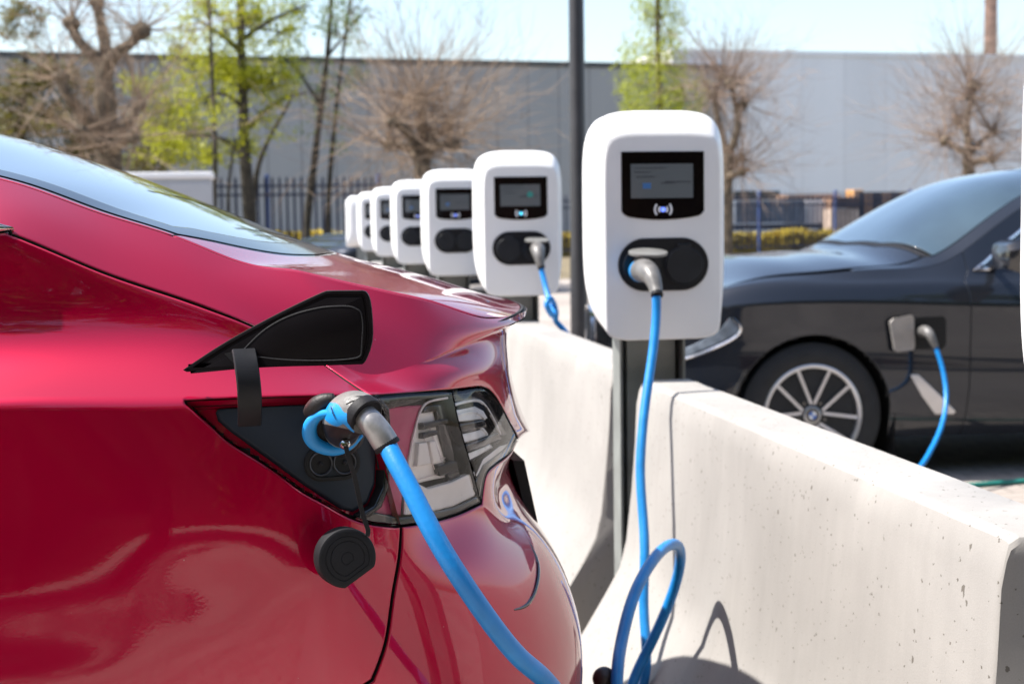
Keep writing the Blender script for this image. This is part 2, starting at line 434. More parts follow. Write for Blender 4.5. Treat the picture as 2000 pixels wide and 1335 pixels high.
        for k, os_ in enumerate(orig):
            b = [o for o in os_ if o < n0]
            if b: NN[k] = N[k] * .72 + out[b[0]] * .69
        faces = []
        for f in F:
            q = V2[list(f)]; ar = (q[1][0] - q[0][0]) * (q[2][1] - q[0][1]) - (q[2][0] - q[0][0]) * (q[1][1] - q[0][1])
            f = list(f) if ar > 0 else list(f)[::-1]
            faces.append(f[::-1] if self.flip else f)
        if face:
            base = mb.add(P, faces, mi)
            for k in range(len(P)): mb.n[base + k] = NN[k]
        if thick:
            T0 = C0 + N0 * (off - drop); T1 = C0 + N0 * (off - thick)
            fs = [(i, n0 + i, n0 + (i + 1) % n0, (i + 1) % n0) for i in range(n0)]
            if self.flip: fs = [f[::-1] for f in fs]
            base = mb.add(np.concatenate([T0, T1]), fs, wi)
            for k in range(n0): mb.n[base + k] = out[k]; mb.n[base + n0 + k] = out[k]
        return mb
def build_skin(mb, name, mats, parent):
    me = bpy.data.meshes.new(name); inv = world_of(parent).inverted()
    me.from_pydata([tuple(inv @ Vector(p)) for p in mb.v], [], mb.f)
    for m in (mats if isinstance(mats, (list, tuple)) else [mats, M['black_gap']]): me.materials.append(m)
    me.polygons.foreach_set("material_index", mb.m); me.polygons.foreach_set("use_smooth", [True] * len(me.polygons))
    me.update()
    nn = [Vector(mb.n[i]).normalized() if i in mb.n else Vector((0, 0, 0)) for i in range(len(mb.v))]
    me.normals_split_custom_set_from_vertices(nn)
    o = bpy.data.objects.new(name, me); COL.objects.link(o); o.parent = parent
    return o
def inside(poly, q):
    P = np.array(poly, float); r = False
    for k in range(len(P)):
        x1, y1 = P[k]; x2, y2 = P[(k + 1) % len(P)]
        if (y1 > q[1]) != (y2 > q[1]) and q[0] < (x2 - x1) * (q[1] - y1) / (y2 - y1) + x1: r = not r
    return r
def shell(mb, patch, off, holes, mi=0):
    """dark structure behind the panels, open where a recess sits"""
    G = patch.G + patch.N * off; nv, nu, _ = G.shape; fs = []
    H = [np.array(h, float) for h in holes]; BB = [(h.min(0), h.max(0)) for h in H]
    for j in range(nv - 1):
        for i in range(nu - 1):
            q = ((patch.ca[i] + patch.ca[i + 1]) / 2, (patch.cb[j] + patch.cb[j + 1]) / 2); skip = False
            for h, (lo, hi) in zip(H, BB):
                if lo[0] < q[0] < hi[0] and lo[1] < q[1] < hi[1] and inside(h, q): skip = True; break
            if not skip:
                f = (j * nu + i, j * nu + i + 1, (j + 1) * nu + i + 1, (j + 1) * nu + i)
                fs.append(f[::-1] if patch.flip else f)
    base = mb.add(G.reshape(-1, 3), fs, mi)
    nn = patch.N.reshape(-1, 3)
    for k in range(len(nn)): mb.n[base + k] = nn[k]
def spline_rows(D, groups, ks):
    """D: rows x cols x 3 -> grid, cubic across the rows inside each group, creases between groups"""
    M_ = D.shape[1]; outs = []
    for gi, (a, b, first) in enumerate(groups):
        kk = ks[gi]; seg = []
        for c in range(M_):
            P = D[a:b + 1, c]
            t = np.concatenate([[0], np.cumsum(np.maximum(np.linalg.norm(np.diff(P, axis=0), axis=1), 1e-5) ** .6)])
            q = []
            for r in range(first - a, b - a):
                q += [t[r] + (t[r + 1] - t[r]) * x / kk for x in range(kk)]
            q.append(t[-1]); seg.append(ncs(t, P, q))
        g = np.stack(seg, 1)
        outs.append(g if gi == 0 else g[1:])
    return np.concatenate(outs, 0)
# ------------------------------------------------------------------ red car (rear left corner is close to the lens)
YC = 2.725
red = empty("parked_car", (-1.9, YC, 0.0))
tag(red, "glossy red saloon with its charge flap open and a blue plug in its rear corner", "car", "cars at the charging stations")
def vv(*a): return Vector(a)
def px3(L): return [atY(*p) for p in L]
def fr(zn, zs, Ys, inset=0.0):
    return [vv(-4.19 + inset, YC, zn), vv(-4.13 + inset, YC - .40, zn + .005), vv(-3.93 + inset * .6, YC - .74, zn * .7 + zs * .3),
            vv(-3.45, Ys + .03, zs * .9 + zn * .1), vv(-2.5, Ys, zs), vv(-1.5, Ys, zs)]
rows = [
 fr(.20, .20, 1.87) + [vv(-.5, 1.86, .22), vv(0, 1.88, .24), vv(.23, 1.99, .26), vv(.38, 2.22, .27), vv(.43, YC, .27)],
 fr(.38, .40, 1.80) + [vv(-.5, 1.785, .42), vv(0, 1.80, .42), vv(.2, 1.86, .42), vv(.36, 2.02, .42), vv(.45, 2.3, .42), vv(.49, YC, .42)],
 fr(.50, .58, 1.768) + [vv(-.5, 1.765, .58), vv(-.2, 1.772, .58), vv(0, 1.787, .58), vv(.18, 1.842, .58), vv(.345, 1.98, .575), vv(.445, 2.18, .57), vv(.485, 2.4, .565), vv(.505, YC, .56)],
 fr(.57, .70, 1.765) + [vv(-.5, 1.765, .70), vv(-.2, 1.773, .70), vv(0, 1.789, .70), vv(.08, 1.804, .70), vv(.17, 1.84, .69), vv(.33, 1.97, .67), vv(.428, 2.15, .655), vv(.472, 2.38, .645), vv(.495, YC, .64)],
 fr(.61, .77, 1.771) + [vv(-.5, 1.771, .77), vv(-.2, 1.779, .77), vv(0, 1.791, .765), vv(.08, 1.806, .765), vv(.165, 1.843, .755), vv(.31, 1.965, .745), vv(.397, 2.13, .735), vv(.44, 2.36, .725), vv(.458, YC, .72)],
 fr(.65, .83, 1.777) + [vv(-.5, 1.777, .83), vv(-.2, 1.784, .83), vv(0, 1.7945, .828), vv(.08, 1.8085, .826), vv(.15, 1.841, .82), vv(.277, 1.96, .81), vv(.353, 2.12, .80), vv(.396, 2.35, .79), vv(.415, YC, .785)],
 fr(.69, .90, 1.784) + [vv(-.5, 1.784, .90), vv(-.2, 1.7905, .90), vv(0, 1.7995, .898)] + px3([(640, 1000, 1.8125), (785, 1028, 1.855), (870, 1010, 1.93), (942, 983, 2.01), (972, 975, 2.13)]) + [vv(.372, 2.38, .85), vv(.395, YC, .845)],
 fr(.72, .96, 1.791) + [vv(-.5, 1.791, .97), vv(-.2, 1.797, .968), vv(0, 1.807, .966)] + px3([(640, 900, 1.8185), (735, 900, 1.842), (800, 900, 1.88), (915, 885, 1.968), (975, 880, 2.10), (1003, 878, 2.30)]) + [vv(.405, YC, .875)],
 fr(.74, 1.02, 1.799) + [vv(-.55, 1.798, 1.033)] + px3([(0, 787, 1.801), (330, 787, 1.808), (420, 784, 1.811), (640, 774, 1.826), (735, 770, 1.85), (800, 766, 1.887), (885, 762, 1.957), (935, 766, 2.03), (980, 790, 2.12), (1012, 826, 2.25), (1034, 842, 2.45)]) + [vv(.45, YC, .88)],
 fr(.76, 1.06, 1.86) + [vv(-.55, 1.88, 1.10)] + px3([(0, 655, 1.885), (200, 650, 1.888), (400, 660, 1.89), (560, 695, 1.89), (680, 735, 1.885), (740, 748, 1.892), (800, 742, 1.915), (880, 725, 1.965), (940, 712, 2.045), (980, 698, 2.16), (992, 693, 2.38)]) + [vv(.405, YC, .99)],
 fr(.78, 1.09, 1.885) + [vv(-.8, 1.90, 1.14), vv(-.55, 1.905, 1.19)] + px3([(20, 455, 1.905), (106, 490, 1.905), (197, 529, 1.905), (352, 582, 1.905), (482, 630, 1.90), (560, 665, 1.90), (640, 700, 1.90), (740, 730, 1.915), (800, 715, 1.937), (860, 693, 1.977), (930, 663, 2.05), (1000, 632, 2.18), (1027, 614, 2.40)]) + [vv(.441, YC, 1.092)],
 [vv(-4.17, YC, .80), vv(-4.10, YC - .42, .81), vv(-3.9, YC - .74, .86), vv(-3.45, 1.93, 1.0), vv(-2.9, 1.95, 1.14), vv(-2.3, 1.97, 1.23), vv(-1.5, 1.97, 1.25), vv(-.8, 1.963, 1.25), vv(-.55, 1.96, 1.255)] + px3([(20, 405, 1.957), (200, 470, 1.952), (352, 520, 1.948), (482, 565, 1.942), (600, 600, 1.938), (700, 630, 1.942), (800, 650, 1.967), (880, 650, 2.005), (950, 640, 2.08), (1005, 624, 2.21), (1028, 610, 2.41)]) + [vv(.442, YC, 1.0955)],
 [vv(-4.15, YC, .82), vv(-4.08, YC - .44, .83), vv(-3.88, YC - .72, .88), vv(-3.45, 2.0, 1.0), vv(-2.9, 2.02, 1.17), vv(-2.3, 2.05, 1.345), vv(-1.6, 2.05, 1.40), vv(-1.0, 2.045, 1.372), vv(-.65, 2.035, 1.333)] + px3([(0, 348, 2.03), (37, 358, 2.027), (194, 414, 2.01), (352, 464, 2.0), (454, 505, 1.99), (560, 524, 1.99), (640, 541, 1.99), (775, 571, 2.0), (856, 591, 2.03), (900, 606, 2.055), (950, 619, 2.11), (1000, 614, 2.225), (1029, 605, 2.42)]) + [vv(.443, YC, 1.099)],
]
# plan reference for the running coordinate
_ref = np.array([(-4.19, YC), (-4.13, YC - .4), (-3.93, YC - .74), (-3.45, 1.84), (-2.5, 1.80), (-1.5, 1.80), (-.5, 1.79), (-.2, 1.80), (0, 1.815), (.13, 1.86), (.24, 1.955), (.32, 2.09), (.385, 2.3), (.43, YC)])
_rl = np.concatenate([[0], np.cumsum(np.linalg.norm(np.diff(_ref, axis=0), axis=1))])
def s_red(p):
    best = (1e9, 0)
    for i in range(len(_ref) - 1):
        a, b = _ref[i], _ref[i + 1]; q = np.array((p[0], p[1])); d = b - a
        t = min(max((q - a) @ d / (d @ d), 0), 1); e = np.linalg.norm(a + d * t - q)
        if e < best[0]: best = (e, _rl[i] + t * (_rl[i + 1] - _rl[i]))
    return best[1]
SE = _rl[-1]; S0 = s_red((-1.0, 1.8))
Sg = np.concatenate([np.linspace(0, S0, 60)[:-1], np.linspace(S0, SE, 210)])
def dense_rows(rows, sfun, Sg, SE):
    out = []
    for r in rows:
        s = [sfun(p) for p in r]; P = [tuple(p) for p in r]
        s[0] = 0.0; s[-1] = SE
        for i in range(1, len(s)):
            if s[i] <= s[i - 1] + .004: s[i] = s[i - 1] + .004
        f = SE / s[-1]; s = [x * f for x in s]
        yc = P[-1][1]
        s2 = s + [2 * SE - x for x in s[-2:-5:-1]]; P2 = P + [(p[0], 2 * yc - p[1], p[2]) for p in P[-2:-5:-1]]
        s2 = [-x for x in s[3:0:-1]] + s2; P2 = [(p[0], 2 * yc - p[1], p[2]) for p in P[3:0:-1]] + P2
        out.append(ncs(s2, P2, Sg))
    return np.stack(out, 0)
D = dense_rows(rows, s_red, Sg, SE)
Eh = D[-1].copy()
# a sharp undercut directly below the boot lip
_w = np.clip((Sg - s_red(atY(800, 715, 1.937))) / (s_red(atY(930, 663, 2.05)) - s_red(atY(800, 715, 1.937))), 0, 1)[:, None]
_b2 = D[10] + (D[9] - D[10]) * .20 - _w * np.array([[.016, 0, 0]])
D = np.concatenate([D[:10], _b2[None], D[10:]], 0)
G = spline_rows(D, [(0, 8, 0), (8, 11, 8), (11, 13, 11)], [8, 9, 12])
Gm = G[:, ::-1][:, 1:].copy(); Gm[..., 1] = 2 * YC - Gm[..., 1]
Gf = np.concatenate([G, Gm], 1)
nL = G.shape[1]
W = Patch(Gf, (-1.8, YC, .5), (60, nL - 30))
AC = W.ca[nL - 1]; BT = W.cb[-1]; BA = W.cb[64]
def mir(poly): return [(2 * AC - a, b) for a, b in poly][::-1]
# upper sheet: roof, rear glass, boot deck
cen = [vv(-4.15, YC, .82), vv(-3.9, YC, .90), vv(-3.4, YC, 1.0), vv(-3.05, YC, 1.09), vv(-2.7, YC, 1.25), vv(-2.3, YC, 1.385), vv(-1.8, YC, 1.443), vv(-1.3, YC, 1.44), vv(-.8, YC, 1.415)] + \
      px3([(0, 262, YC), (200, 320, YC), (400, 395, YC), (550, 455, YC), (650, 491, YC), (700, 506, YC), (800, 531, YC), (900, 560, YC), (980, 583, YC)]) + [vv(.443, YC, 1.099)]
_cx = [p.x for p in cen]; _cz = [[p.z] for p in cen]
k_c = int(np.argmin(np.linalg.norm(Eh - np.array(tuple(atY(950, 619, 2.11))), axis=1)))
eX, eY, eZ = Eh[:k_c + 1, 0], Eh[:k_c + 1, 1], Eh[:k_c + 1, 2]
lipY, lipX = Eh[k_c:, 1], Eh[k_c:, 0]
sv = np.concatenate([np.linspace(0, .72, 50)[:-1], np.linspace(.72, 1, 130)])
tv = np.linspace(-1, 1, 81)
x0 = float(_cx[0]); Ycr = Eh[k_c, 1]
TG = np.zeros((len(tv), len(sv), 3))
for j, t in enumerate(tv):
    ta = abs(t); Yl = YC - ta * (YC - Ycr); Xl = float(np.interp(Yl, lipY, lipX))
    x0t = x0 + (eX[0] - x0) * ta
    Xs = x0t + (Xl - x0t) * sv; Xe = eX[0] + (eX[-1] - eX[0]) * sv
    Ye = np.interp(Xe, eX, eY); Ze = np.interp(Xe, eX, eZ)
    zc = ncs(_cx, _cz, np.clip(Xs, _cx[0], _cx[-1]))[:, 0]; zce = ncs(_cx, _cz, np.clip(Xe, _cx[0], _cx[-1]))[:, 0]
    TG[j, :, 0] = Xs; TG[j, :, 1] = YC - t * (YC - Ye); TG[j, :, 2] = zc + (Ze - zce) * ta ** 2.2
T = Patch(TG, (-1.8, YC, .3))
TB = T.cb[-1]; TA = T.ca[-1]
def tmir(poly): return [(a, TB - b) for a, b in poly][::-1]
seam = W.px([(20, 455), (106, 490.6), (197, 529), (282, 559), (352, 582), (422.5, 607), (482, 630), (560, 667), (633, 711), (676, 741), (717, 768)]) + [W.px1(726, 772)]
lamp_top = W.px([(729, 772), (800, 766), (885, 762)])
in_top = W.px([(885, 762), (920, 758.5), (948, 759), (972, 780), (995, 821), (1008, 846)]) + [W.px1(1013, 862)]
in_low = W.px([(1013, 864), (995, 888), (958, 917), (948, 940), (942, 982)])
lamp_bot = W.px([(942, 982), (894, 1004), (837, 1019), (785, 1027)])
port_low = W.px([(785, 1027), (725, 1021), (676, 1004), (635, 981), (594, 959), (556, 931), (500, 893), (444, 857), (417, 832), (391, 809), (364, 785)])
port_top = W.px([(364, 783), (420, 780), (560, 775), (660, 772), (729, 772)])
lamp_left = W.px([(729, 772), (752, 802), (757, 860), (751, 950), (733, 987), (695, 1009)])
b_seam = W.px([(785, 1029), (781, 1088), (769, 1158), (758, 1236), (746, 1282), (728, 1328)])
lampW = W.px([(695, 1010), (725, 1021), (785, 1027)])
# bumper seam runs on down to the wheel-side lower edge
bs_low = [W.side(-.02, .62), W.side(-.07, .55), W.side(-.12, .45), W.side(-.13, .30)]
bs_end = (bs_low[-1][0], 0.0)
aK = (AC, BA)
def arch(xc, r0=.365, zc=.335, z0=None):
    out = []
    for k in range(25):
        a = math.pi - math.pi * k / 24
        z = zc + r0 * math.sin(a)
        out.append(W.side(xc + r0 * math.cos(a), max(z, .24)))
    return [(out[0][0], 0.0)] + out + [(out[-1][0], 0.0)]
ar_f, ar_r = arch(-3.37), arch(-.49)
win_low = [W.side(x, z) for x, z in ((-2.95, 1.03), (-2.4, 1.0), (-1.8, 1.01), (-1.2, 1.035), (-.8, 1.085), (-.55, 1.14), (-.40, 1.185))] + [W.px1(22, 453)]
win_top = [W.px1(20, 447)] + [W.side(x, z) for x, z in ((-.40, 1.237), (-.6, 1.262), (-.9, 1.292), (-1.3, 1.315), (-1.8, 1.322), (-2.2, 1.28), (-2.6, 1.16), (-2.95, 1.03))]
wl = win_low[0]
low_side = [(0.0, 0.0)] + ar_f + ar_r + [bs_end] + bs_low[::-1] + b_seam[::-1]
left_poly = low_side + port_low + port_top + seam[::-1] + win_low[::-1] + [(wl[0], BT), (0.0, BT)]
right_poly = low_side + lampW[::-1] + lamp_left[::-1] + seam[::-1] + win_low[::-1] + [(wl[0], BT), (0.0, BT)]
mb = MB(); W.piece(mb, left_poly, gap=.0024); W.piece(mb, mir(right_poly), gap=.0024)
body = build_skin(mb, "body_side", M['red'], red)
up = win_top[::-1] + seam + lamp_top + in_top
upper = up + [aK] + mir(up) + [(2 * AC - wl[0], BT), (wl[0], BT)]
mb = MB(); W.piece(mb, upper, gap=.0022); build_skin(mb, "rear_haunch", M['red'], red)
bl = [(bs_end[0], 0.0)] + bs_low[::-1] + b_seam[::-1] + lamp_bot[::-1] + in_low[::-1]
mb = MB(); W.piece(mb, bl + [aK] + mir(bl)); build_skin(mb, "rear_bumper", M['red'], red)
mb = MB(); W.piece(mb, mir(win_low + win_top), drop=.004); build_skin(mb, "side_window", M['glass_dark'], red)
mb = MB(); W.piece(mb, win_low + win_top, drop=.004); wside = build_skin(mb, "side_window", M['glass_dark'], red)
# chrome strip round the window tip
mb = MB(); tp = [W.side(x, z) for x, z in ((-1.2, 1.035), (-.8, 1.085), (-.55, 1.14), (-.40, 1.185))] + [W.px1(21, 450)] + [W.side(x, z) for x, z in ((-.42, 1.236), (-.6, 1.262), (-.9, 1.292), (-1.3, 1.315))]
P_, N_ = W.ev(np.array(resample2(tp, .02, False))); mb.tube([Vector(p + n * .002) for p, n in zip(P_, N_)], .004, 8)
mb.build("window_trim", M['chrome'], wside)
M['rear_glass'] = mat('rear_glass', (.04, .06, .07), .02, coat=1, coat_rough=0, spec=.7, noise=.1, nscale=2)
M['frit'] = mat('window_border_black', (.004, .005, .006), .06, spec=.45, noise=.1, nscale=3)
# deck, glass, roof
g_bot = T.px([(422, 473), (493, 488), (563, 498), (618, 499)])
eb = TB - .010
gL = [(T.side(-1.25, 1.2)[0] if T.side(-1.25, 1.2) else T.ca[60], eb)]
def t_at(X, t):
    j = np.searchsorted(tv, t); i = int(np.argmin(np.abs(T.G[min(j, len(tv) - 1), :, 0] - X)))
    return (T.ca[i], np.interp(t, tv, T.cb))
a_roof = t_at(-1.30, 0)[0]; a_ws0 = t_at(-3.02, 0)[0]; a_ws1 = t_at(-2.25, 0)[0]
gb = [t_at(.02, .90) if False else g_bot[0]] + g_bot[1:]
cg = (T.px1(651, 495)[0] + .01, TB / 2)
half = [(a_roof, eb - .01), (gb[0][0] - .03, eb - .004)] + gb + [cg]
glass_poly = half + [(a, TB - b) for a, b in half[::-1]][1:]
mb = MB(); T.piece(mb, glass_poly, drop=.002); build_skin(mb, "rear_window", M['rear_glass'], red)
mb = MB(); _o = [(a_roof, eb - .012), (gb[0][0] - .03, eb - .007)] + [(a - .004, b - .003) for a, b in gb] + [(cg[0] - .006, TB / 2)]; _i = [(a_roof, eb - .062), (gb[0][0] - .06, eb - .056)] + [(a - .05, b - .035) for a, b in gb] + [(cg[0] - .07, TB / 2)]
T.piece(mb, _o + _i[::-1], gap=0, off=.0006, thick=0, drop=0); T.piece(mb, [(a, TB - b) for a, b in _o + _i[::-1]], gap=0, off=.0006, thick=0, drop=0); build_skin(mb, "window_border", M['frit'], red)
dk = [(gb[0][0] - .03, TB), (gb[0][0] - .03, eb - .004)] + gb + [cg]
deck = dk + [(a, TB - b) for a, b in dk[::-1]][1:] + [(TA, 0.0), (TA, TB)]
mb = MB(); T.piece(mb, deck, drop=.0018); build_skin(mb, "boot_lid", M['red'], red)
mb = MB(); T.piece(mb, [(a_ws1, .01), (a_roof, .01), (a_roof, TB - .01), (a_ws1, TB - .01)]); build_skin(mb, "roof_glass", M['glass_dark'], red)
mb = MB(); T.piece(mb, [(a_ws0, .03), (a_ws1, .03), (a_ws1, TB - .03), (a_ws0, TB - .03)]); build_skin(mb, "windscreen", M['glass_dark'], red)
mb = MB(); T.piece(mb, [(0, 0), (a_ws0, 0), (a_ws0, TB), (0, TB)]); build_skin(mb, "bonnet", M['red'], red)
mb = MB()
for lo in (0, 1):
    q = [(a_ws0, 0), (gb[0][0] - .03, 0), (gb[0][0] - .03, .0085), (a_roof, .0135), (a_ws1, .012), (a_ws0, .03)]
    T.piece(mb, q if lo == 0 else [(a, TB - b) for a, b in q[::-1]], gap=.0002, lipw=.001)
build_skin(mb, "roof_rail", M['red'], red)
# dark structure behind the panel gaps
outer_lamp = lamp_top + lamp_bot + lampW[::-1] + lamp_left[::-1]
inner_lamp = in_top + in_low
inner_lamp = inner_lamp + W.px([(942, 982), (920, 900), (900, 830), (885, 762)])
outer_lamp = lamp_top + W.px([(885, 762), (900, 830), (920, 900), (942, 982)]) + lamp_bot + lampW[::-1] + lamp_left[::-1]
port_poly = port_low + port_top
mb = MB(); shell(mb, W, -.011, [outer_lamp, inner_lamp, port_poly, mir(outer_lamp), mir(inner_lamp)] + [ar_f, ar_r, mir(ar_f), mir(ar_r)])
shell(mb, T, -.011, [])
build_skin(mb, "inner_structure", M['black_gap'], red)
M['ring_grey'] = mat('ring_grey', (.04, .042, .048), .4, noise=.1, nscale=30)
def wpt(px, py, off=0.0):
    P, N = W.ev(np.array(W.px1(px, py))); return Vector(P + N * off)
def wframe(px, py, off=0.0):
    a = np.array(W.px1(px, py)); P, N = W.ev(a); n = Vector(N)
    ex = Vector((1, 0, 0)); ex = (ex - n * ex.dot(n)).normalized(); ey = n.cross(ex)
    if ey.z < 0: ey = -ey
    return Vector(P + N * off), ex, ey, n
def wpoly(pts, step=6.0, smooth=False): return W.px(pts + [pts[0]], step, smooth)[:-1]
# --- charge port: painted recess, black panel, DC socket
mb = MB(); W.piece(mb, port_poly, gap=.0016, thick=.020, face=False, drop=.0, wi=0)
W.piece(mb, port_poly, gap=-.001, off=-.018, thick=0)
build_skin(mb, "port_recess", M['red'], red)
pan = [(446, 789), (520, 786), (620, 783), (700, 779), (727, 780), (748, 806), (753, 860), (747, 945), (730, 983), (700, 1001), (676, 996), (640, 974), (600, 949), (556, 918), (500, 878), (450, 842), (427, 822), (422, 806), (428, 794)]
mb = MB(); W.piece(mb, wpoly(pan), gap=0, off=-.012, thick=.01, lipw=.006, drop=.003)
panel = build_skin(mb, "charge_port_panel", M['panel_plastic'], red)
O, ex, ey, n = wframe(655, 905, -.012)
def oval(w, h, N=48):
    r = h / 2; out = []
    for k in range(N):
        a = 2 * math.pi * k / N; sx = 1 if math.cos(a) >= 0 else -1
        out.append((sx * (w / 2 - r) + r * math.cos(a), r * math.sin(a)))
    return out
def L3(p2, z): return [O + ex * x + ey * y + n * z for x, y in p2]
mb = MB()
mb.loft([L3(oval(.070, .042), -.002), L3(oval(.070, .042), .0015), L3(oval(.066, .038), .003), L3(oval(.060, .033), .003), L3(oval(.059, .032), -.001)], 0)
sock = mb.build("fast_charge_socket", M['black_gap'], panel)
for sx in (-1, 1):
    c = O + ex * sx * .0148
    mb = MB(); mb.lathe([(.0, .0145), (.0035, .0145), (.0042, .0138), (.0035, .0128), (.0005, .0125)], c, n, 32); mb.build("socket_ring", M['ring_grey'], panel)
    mb = MB(); mb.lathe([(.0, .0124), (.0012, .0124), (.0013, 0)], c, n, 32); mb.build("contact_well", M['black_gap'], panel)
    mb = MB(); mb.lathe([(.0005, .0025), (.004, .0025), (.005, .0012)], c, n, 12); mb.build("contact_pin", M['rubber'], panel)
M['flap_black'] = mat('flap_black', (.003, .002, .003), .45, spec=.10, noise=.2, nscale=20)
# --- flap standing open on its gooseneck arm
def flY(px, py): return 1.812 - (px - 357) / 370 * .055
flo = crv([(357, 722), (420, 680), (480, 645), (560, 603), (610, 579), (630, 570)], 8) + crv([(638, 567.5), (680, 567), (708, 567)], 8) + crv([(714, 569), (721, 580), (727, 625), (728, 650)], 8) + crv([(727, 664), (722, 685), (713, 706)], 8) + crv([(708, 711), (620, 714), (520, 717), (460, 721), (400, 724), (364, 726)], 8)
def fl3(pts, d=0.0):
    q = [atY(x, y, flY(x, y)) for x, y in pts]; nn = Vector((-.2, -.98, 0)).normalized()
    return [p + nn * d for p in q]
cx_, cy_ = 590, 660
def shrink(pts, k): return inset_px(pts, k)
def inset_px(P, d):
    P = np.array(P, float); a = P - np.roll(P, 1, 0); b = np.roll(P, -1, 0) - P
    na = np.stack([-a[:, 1], a[:, 0]], 1); nb = np.stack([-b[:, 1], b[:, 0]], 1)
    na /= np.maximum(np.linalg.norm(na, axis=1, keepdims=True), 1e-9); nb /= np.maximum(np.linalg.norm(nb, axis=1, keepdims=True), 1e-9)
    nn = na + nb; l = np.linalg.norm(nn, axis=1, keepdims=True); nn /= np.maximum(l, 1e-9)
    return P + nn * d / np.maximum(l / 2, .5)
i2 = lambda d: [tuple(p) for p in inset_px(flo, d)]
mb = MB()
mb.loft([fl3(flo, -.006), fl3(flo, -.0006), fl3(i2(1.2), .0), fl3(i2(7), .0), fl3(i2(8.5), -.0016), fl3(i2(12), -.0016), fl3(i2(13), -.0004), fl3(i2(15), -.0001)], 0)
flap = mb.build("charge_flap", M['flap_black'], red, smooth=40)
mb = MB(); mb.loft([fl3(i2(3.5), -.0105), fl3(i2(2.0), -.0095), fl3(i2(1.0), -.0065)], 0); mb.build("flap_skin", M['red'], flap)
mb = MB(); inn = crv([(470, 690), (520, 642), (580, 612), (630, 600)], 10) + crv([(640, 599), (690, 600), (705, 610)], 10) + crv([(709, 640), (706, 690)], 10) + [(700, 697), (560, 702)]
mb.loft([fl3(inn, -.0002), fl3(inn, .0009), fl3([tuple(p) for p in inset_px(inn, 2)], .0014)], 0); mb.build("flap_liner", M['flap_black'], flap)
arm_c = [(476, 684, 1.789, 22), (480, 705, 1.777, 22.5), (484, 735, 1.769, 23), (487, 765, 1.767, 23), (488, 795, 1.775, 22.5), (487.5, 828, 1.798, 22)]
lp = []
ac = smooth_path([atY(a, b, c) for a, b, c, d in arm_c], 24)
for k, p in enumerate(ac):
    t = ac[min(k + 1, 23)] - ac[max(k - 1, 0)]; t.normalize()
    wx = Vector((.985, .17, 0)); nn = t.cross(wx).normalized(); hw, ht = .0138, .003
    lp.append([p + wx * a * hw + nn * b * ht for a, b in ((-1, -.4), (-.9, -1), (.9, -1), (1, -.4), (1, .4), (.9, 1), (-.9, 1), (-1, .4))])
mb = MB(); mb.loft(lp, 0); mb.build("flap_hinge_arm", M['black_plastic'], red, smooth=30)
mb = MB(); mb.tube(fl3(crv(inn + [inn[0]], 6), .0006), .0011, 8); mb.build("flap_seal", M['rubber'], flap)
mb = MB(); mb.prism(fl3([(438, 690), (500, 678), (502, 712), (462, 714)], .0012), Vector((0, .001, 0))); mb.build("hinge_plate", M['black_plastic'], flap)
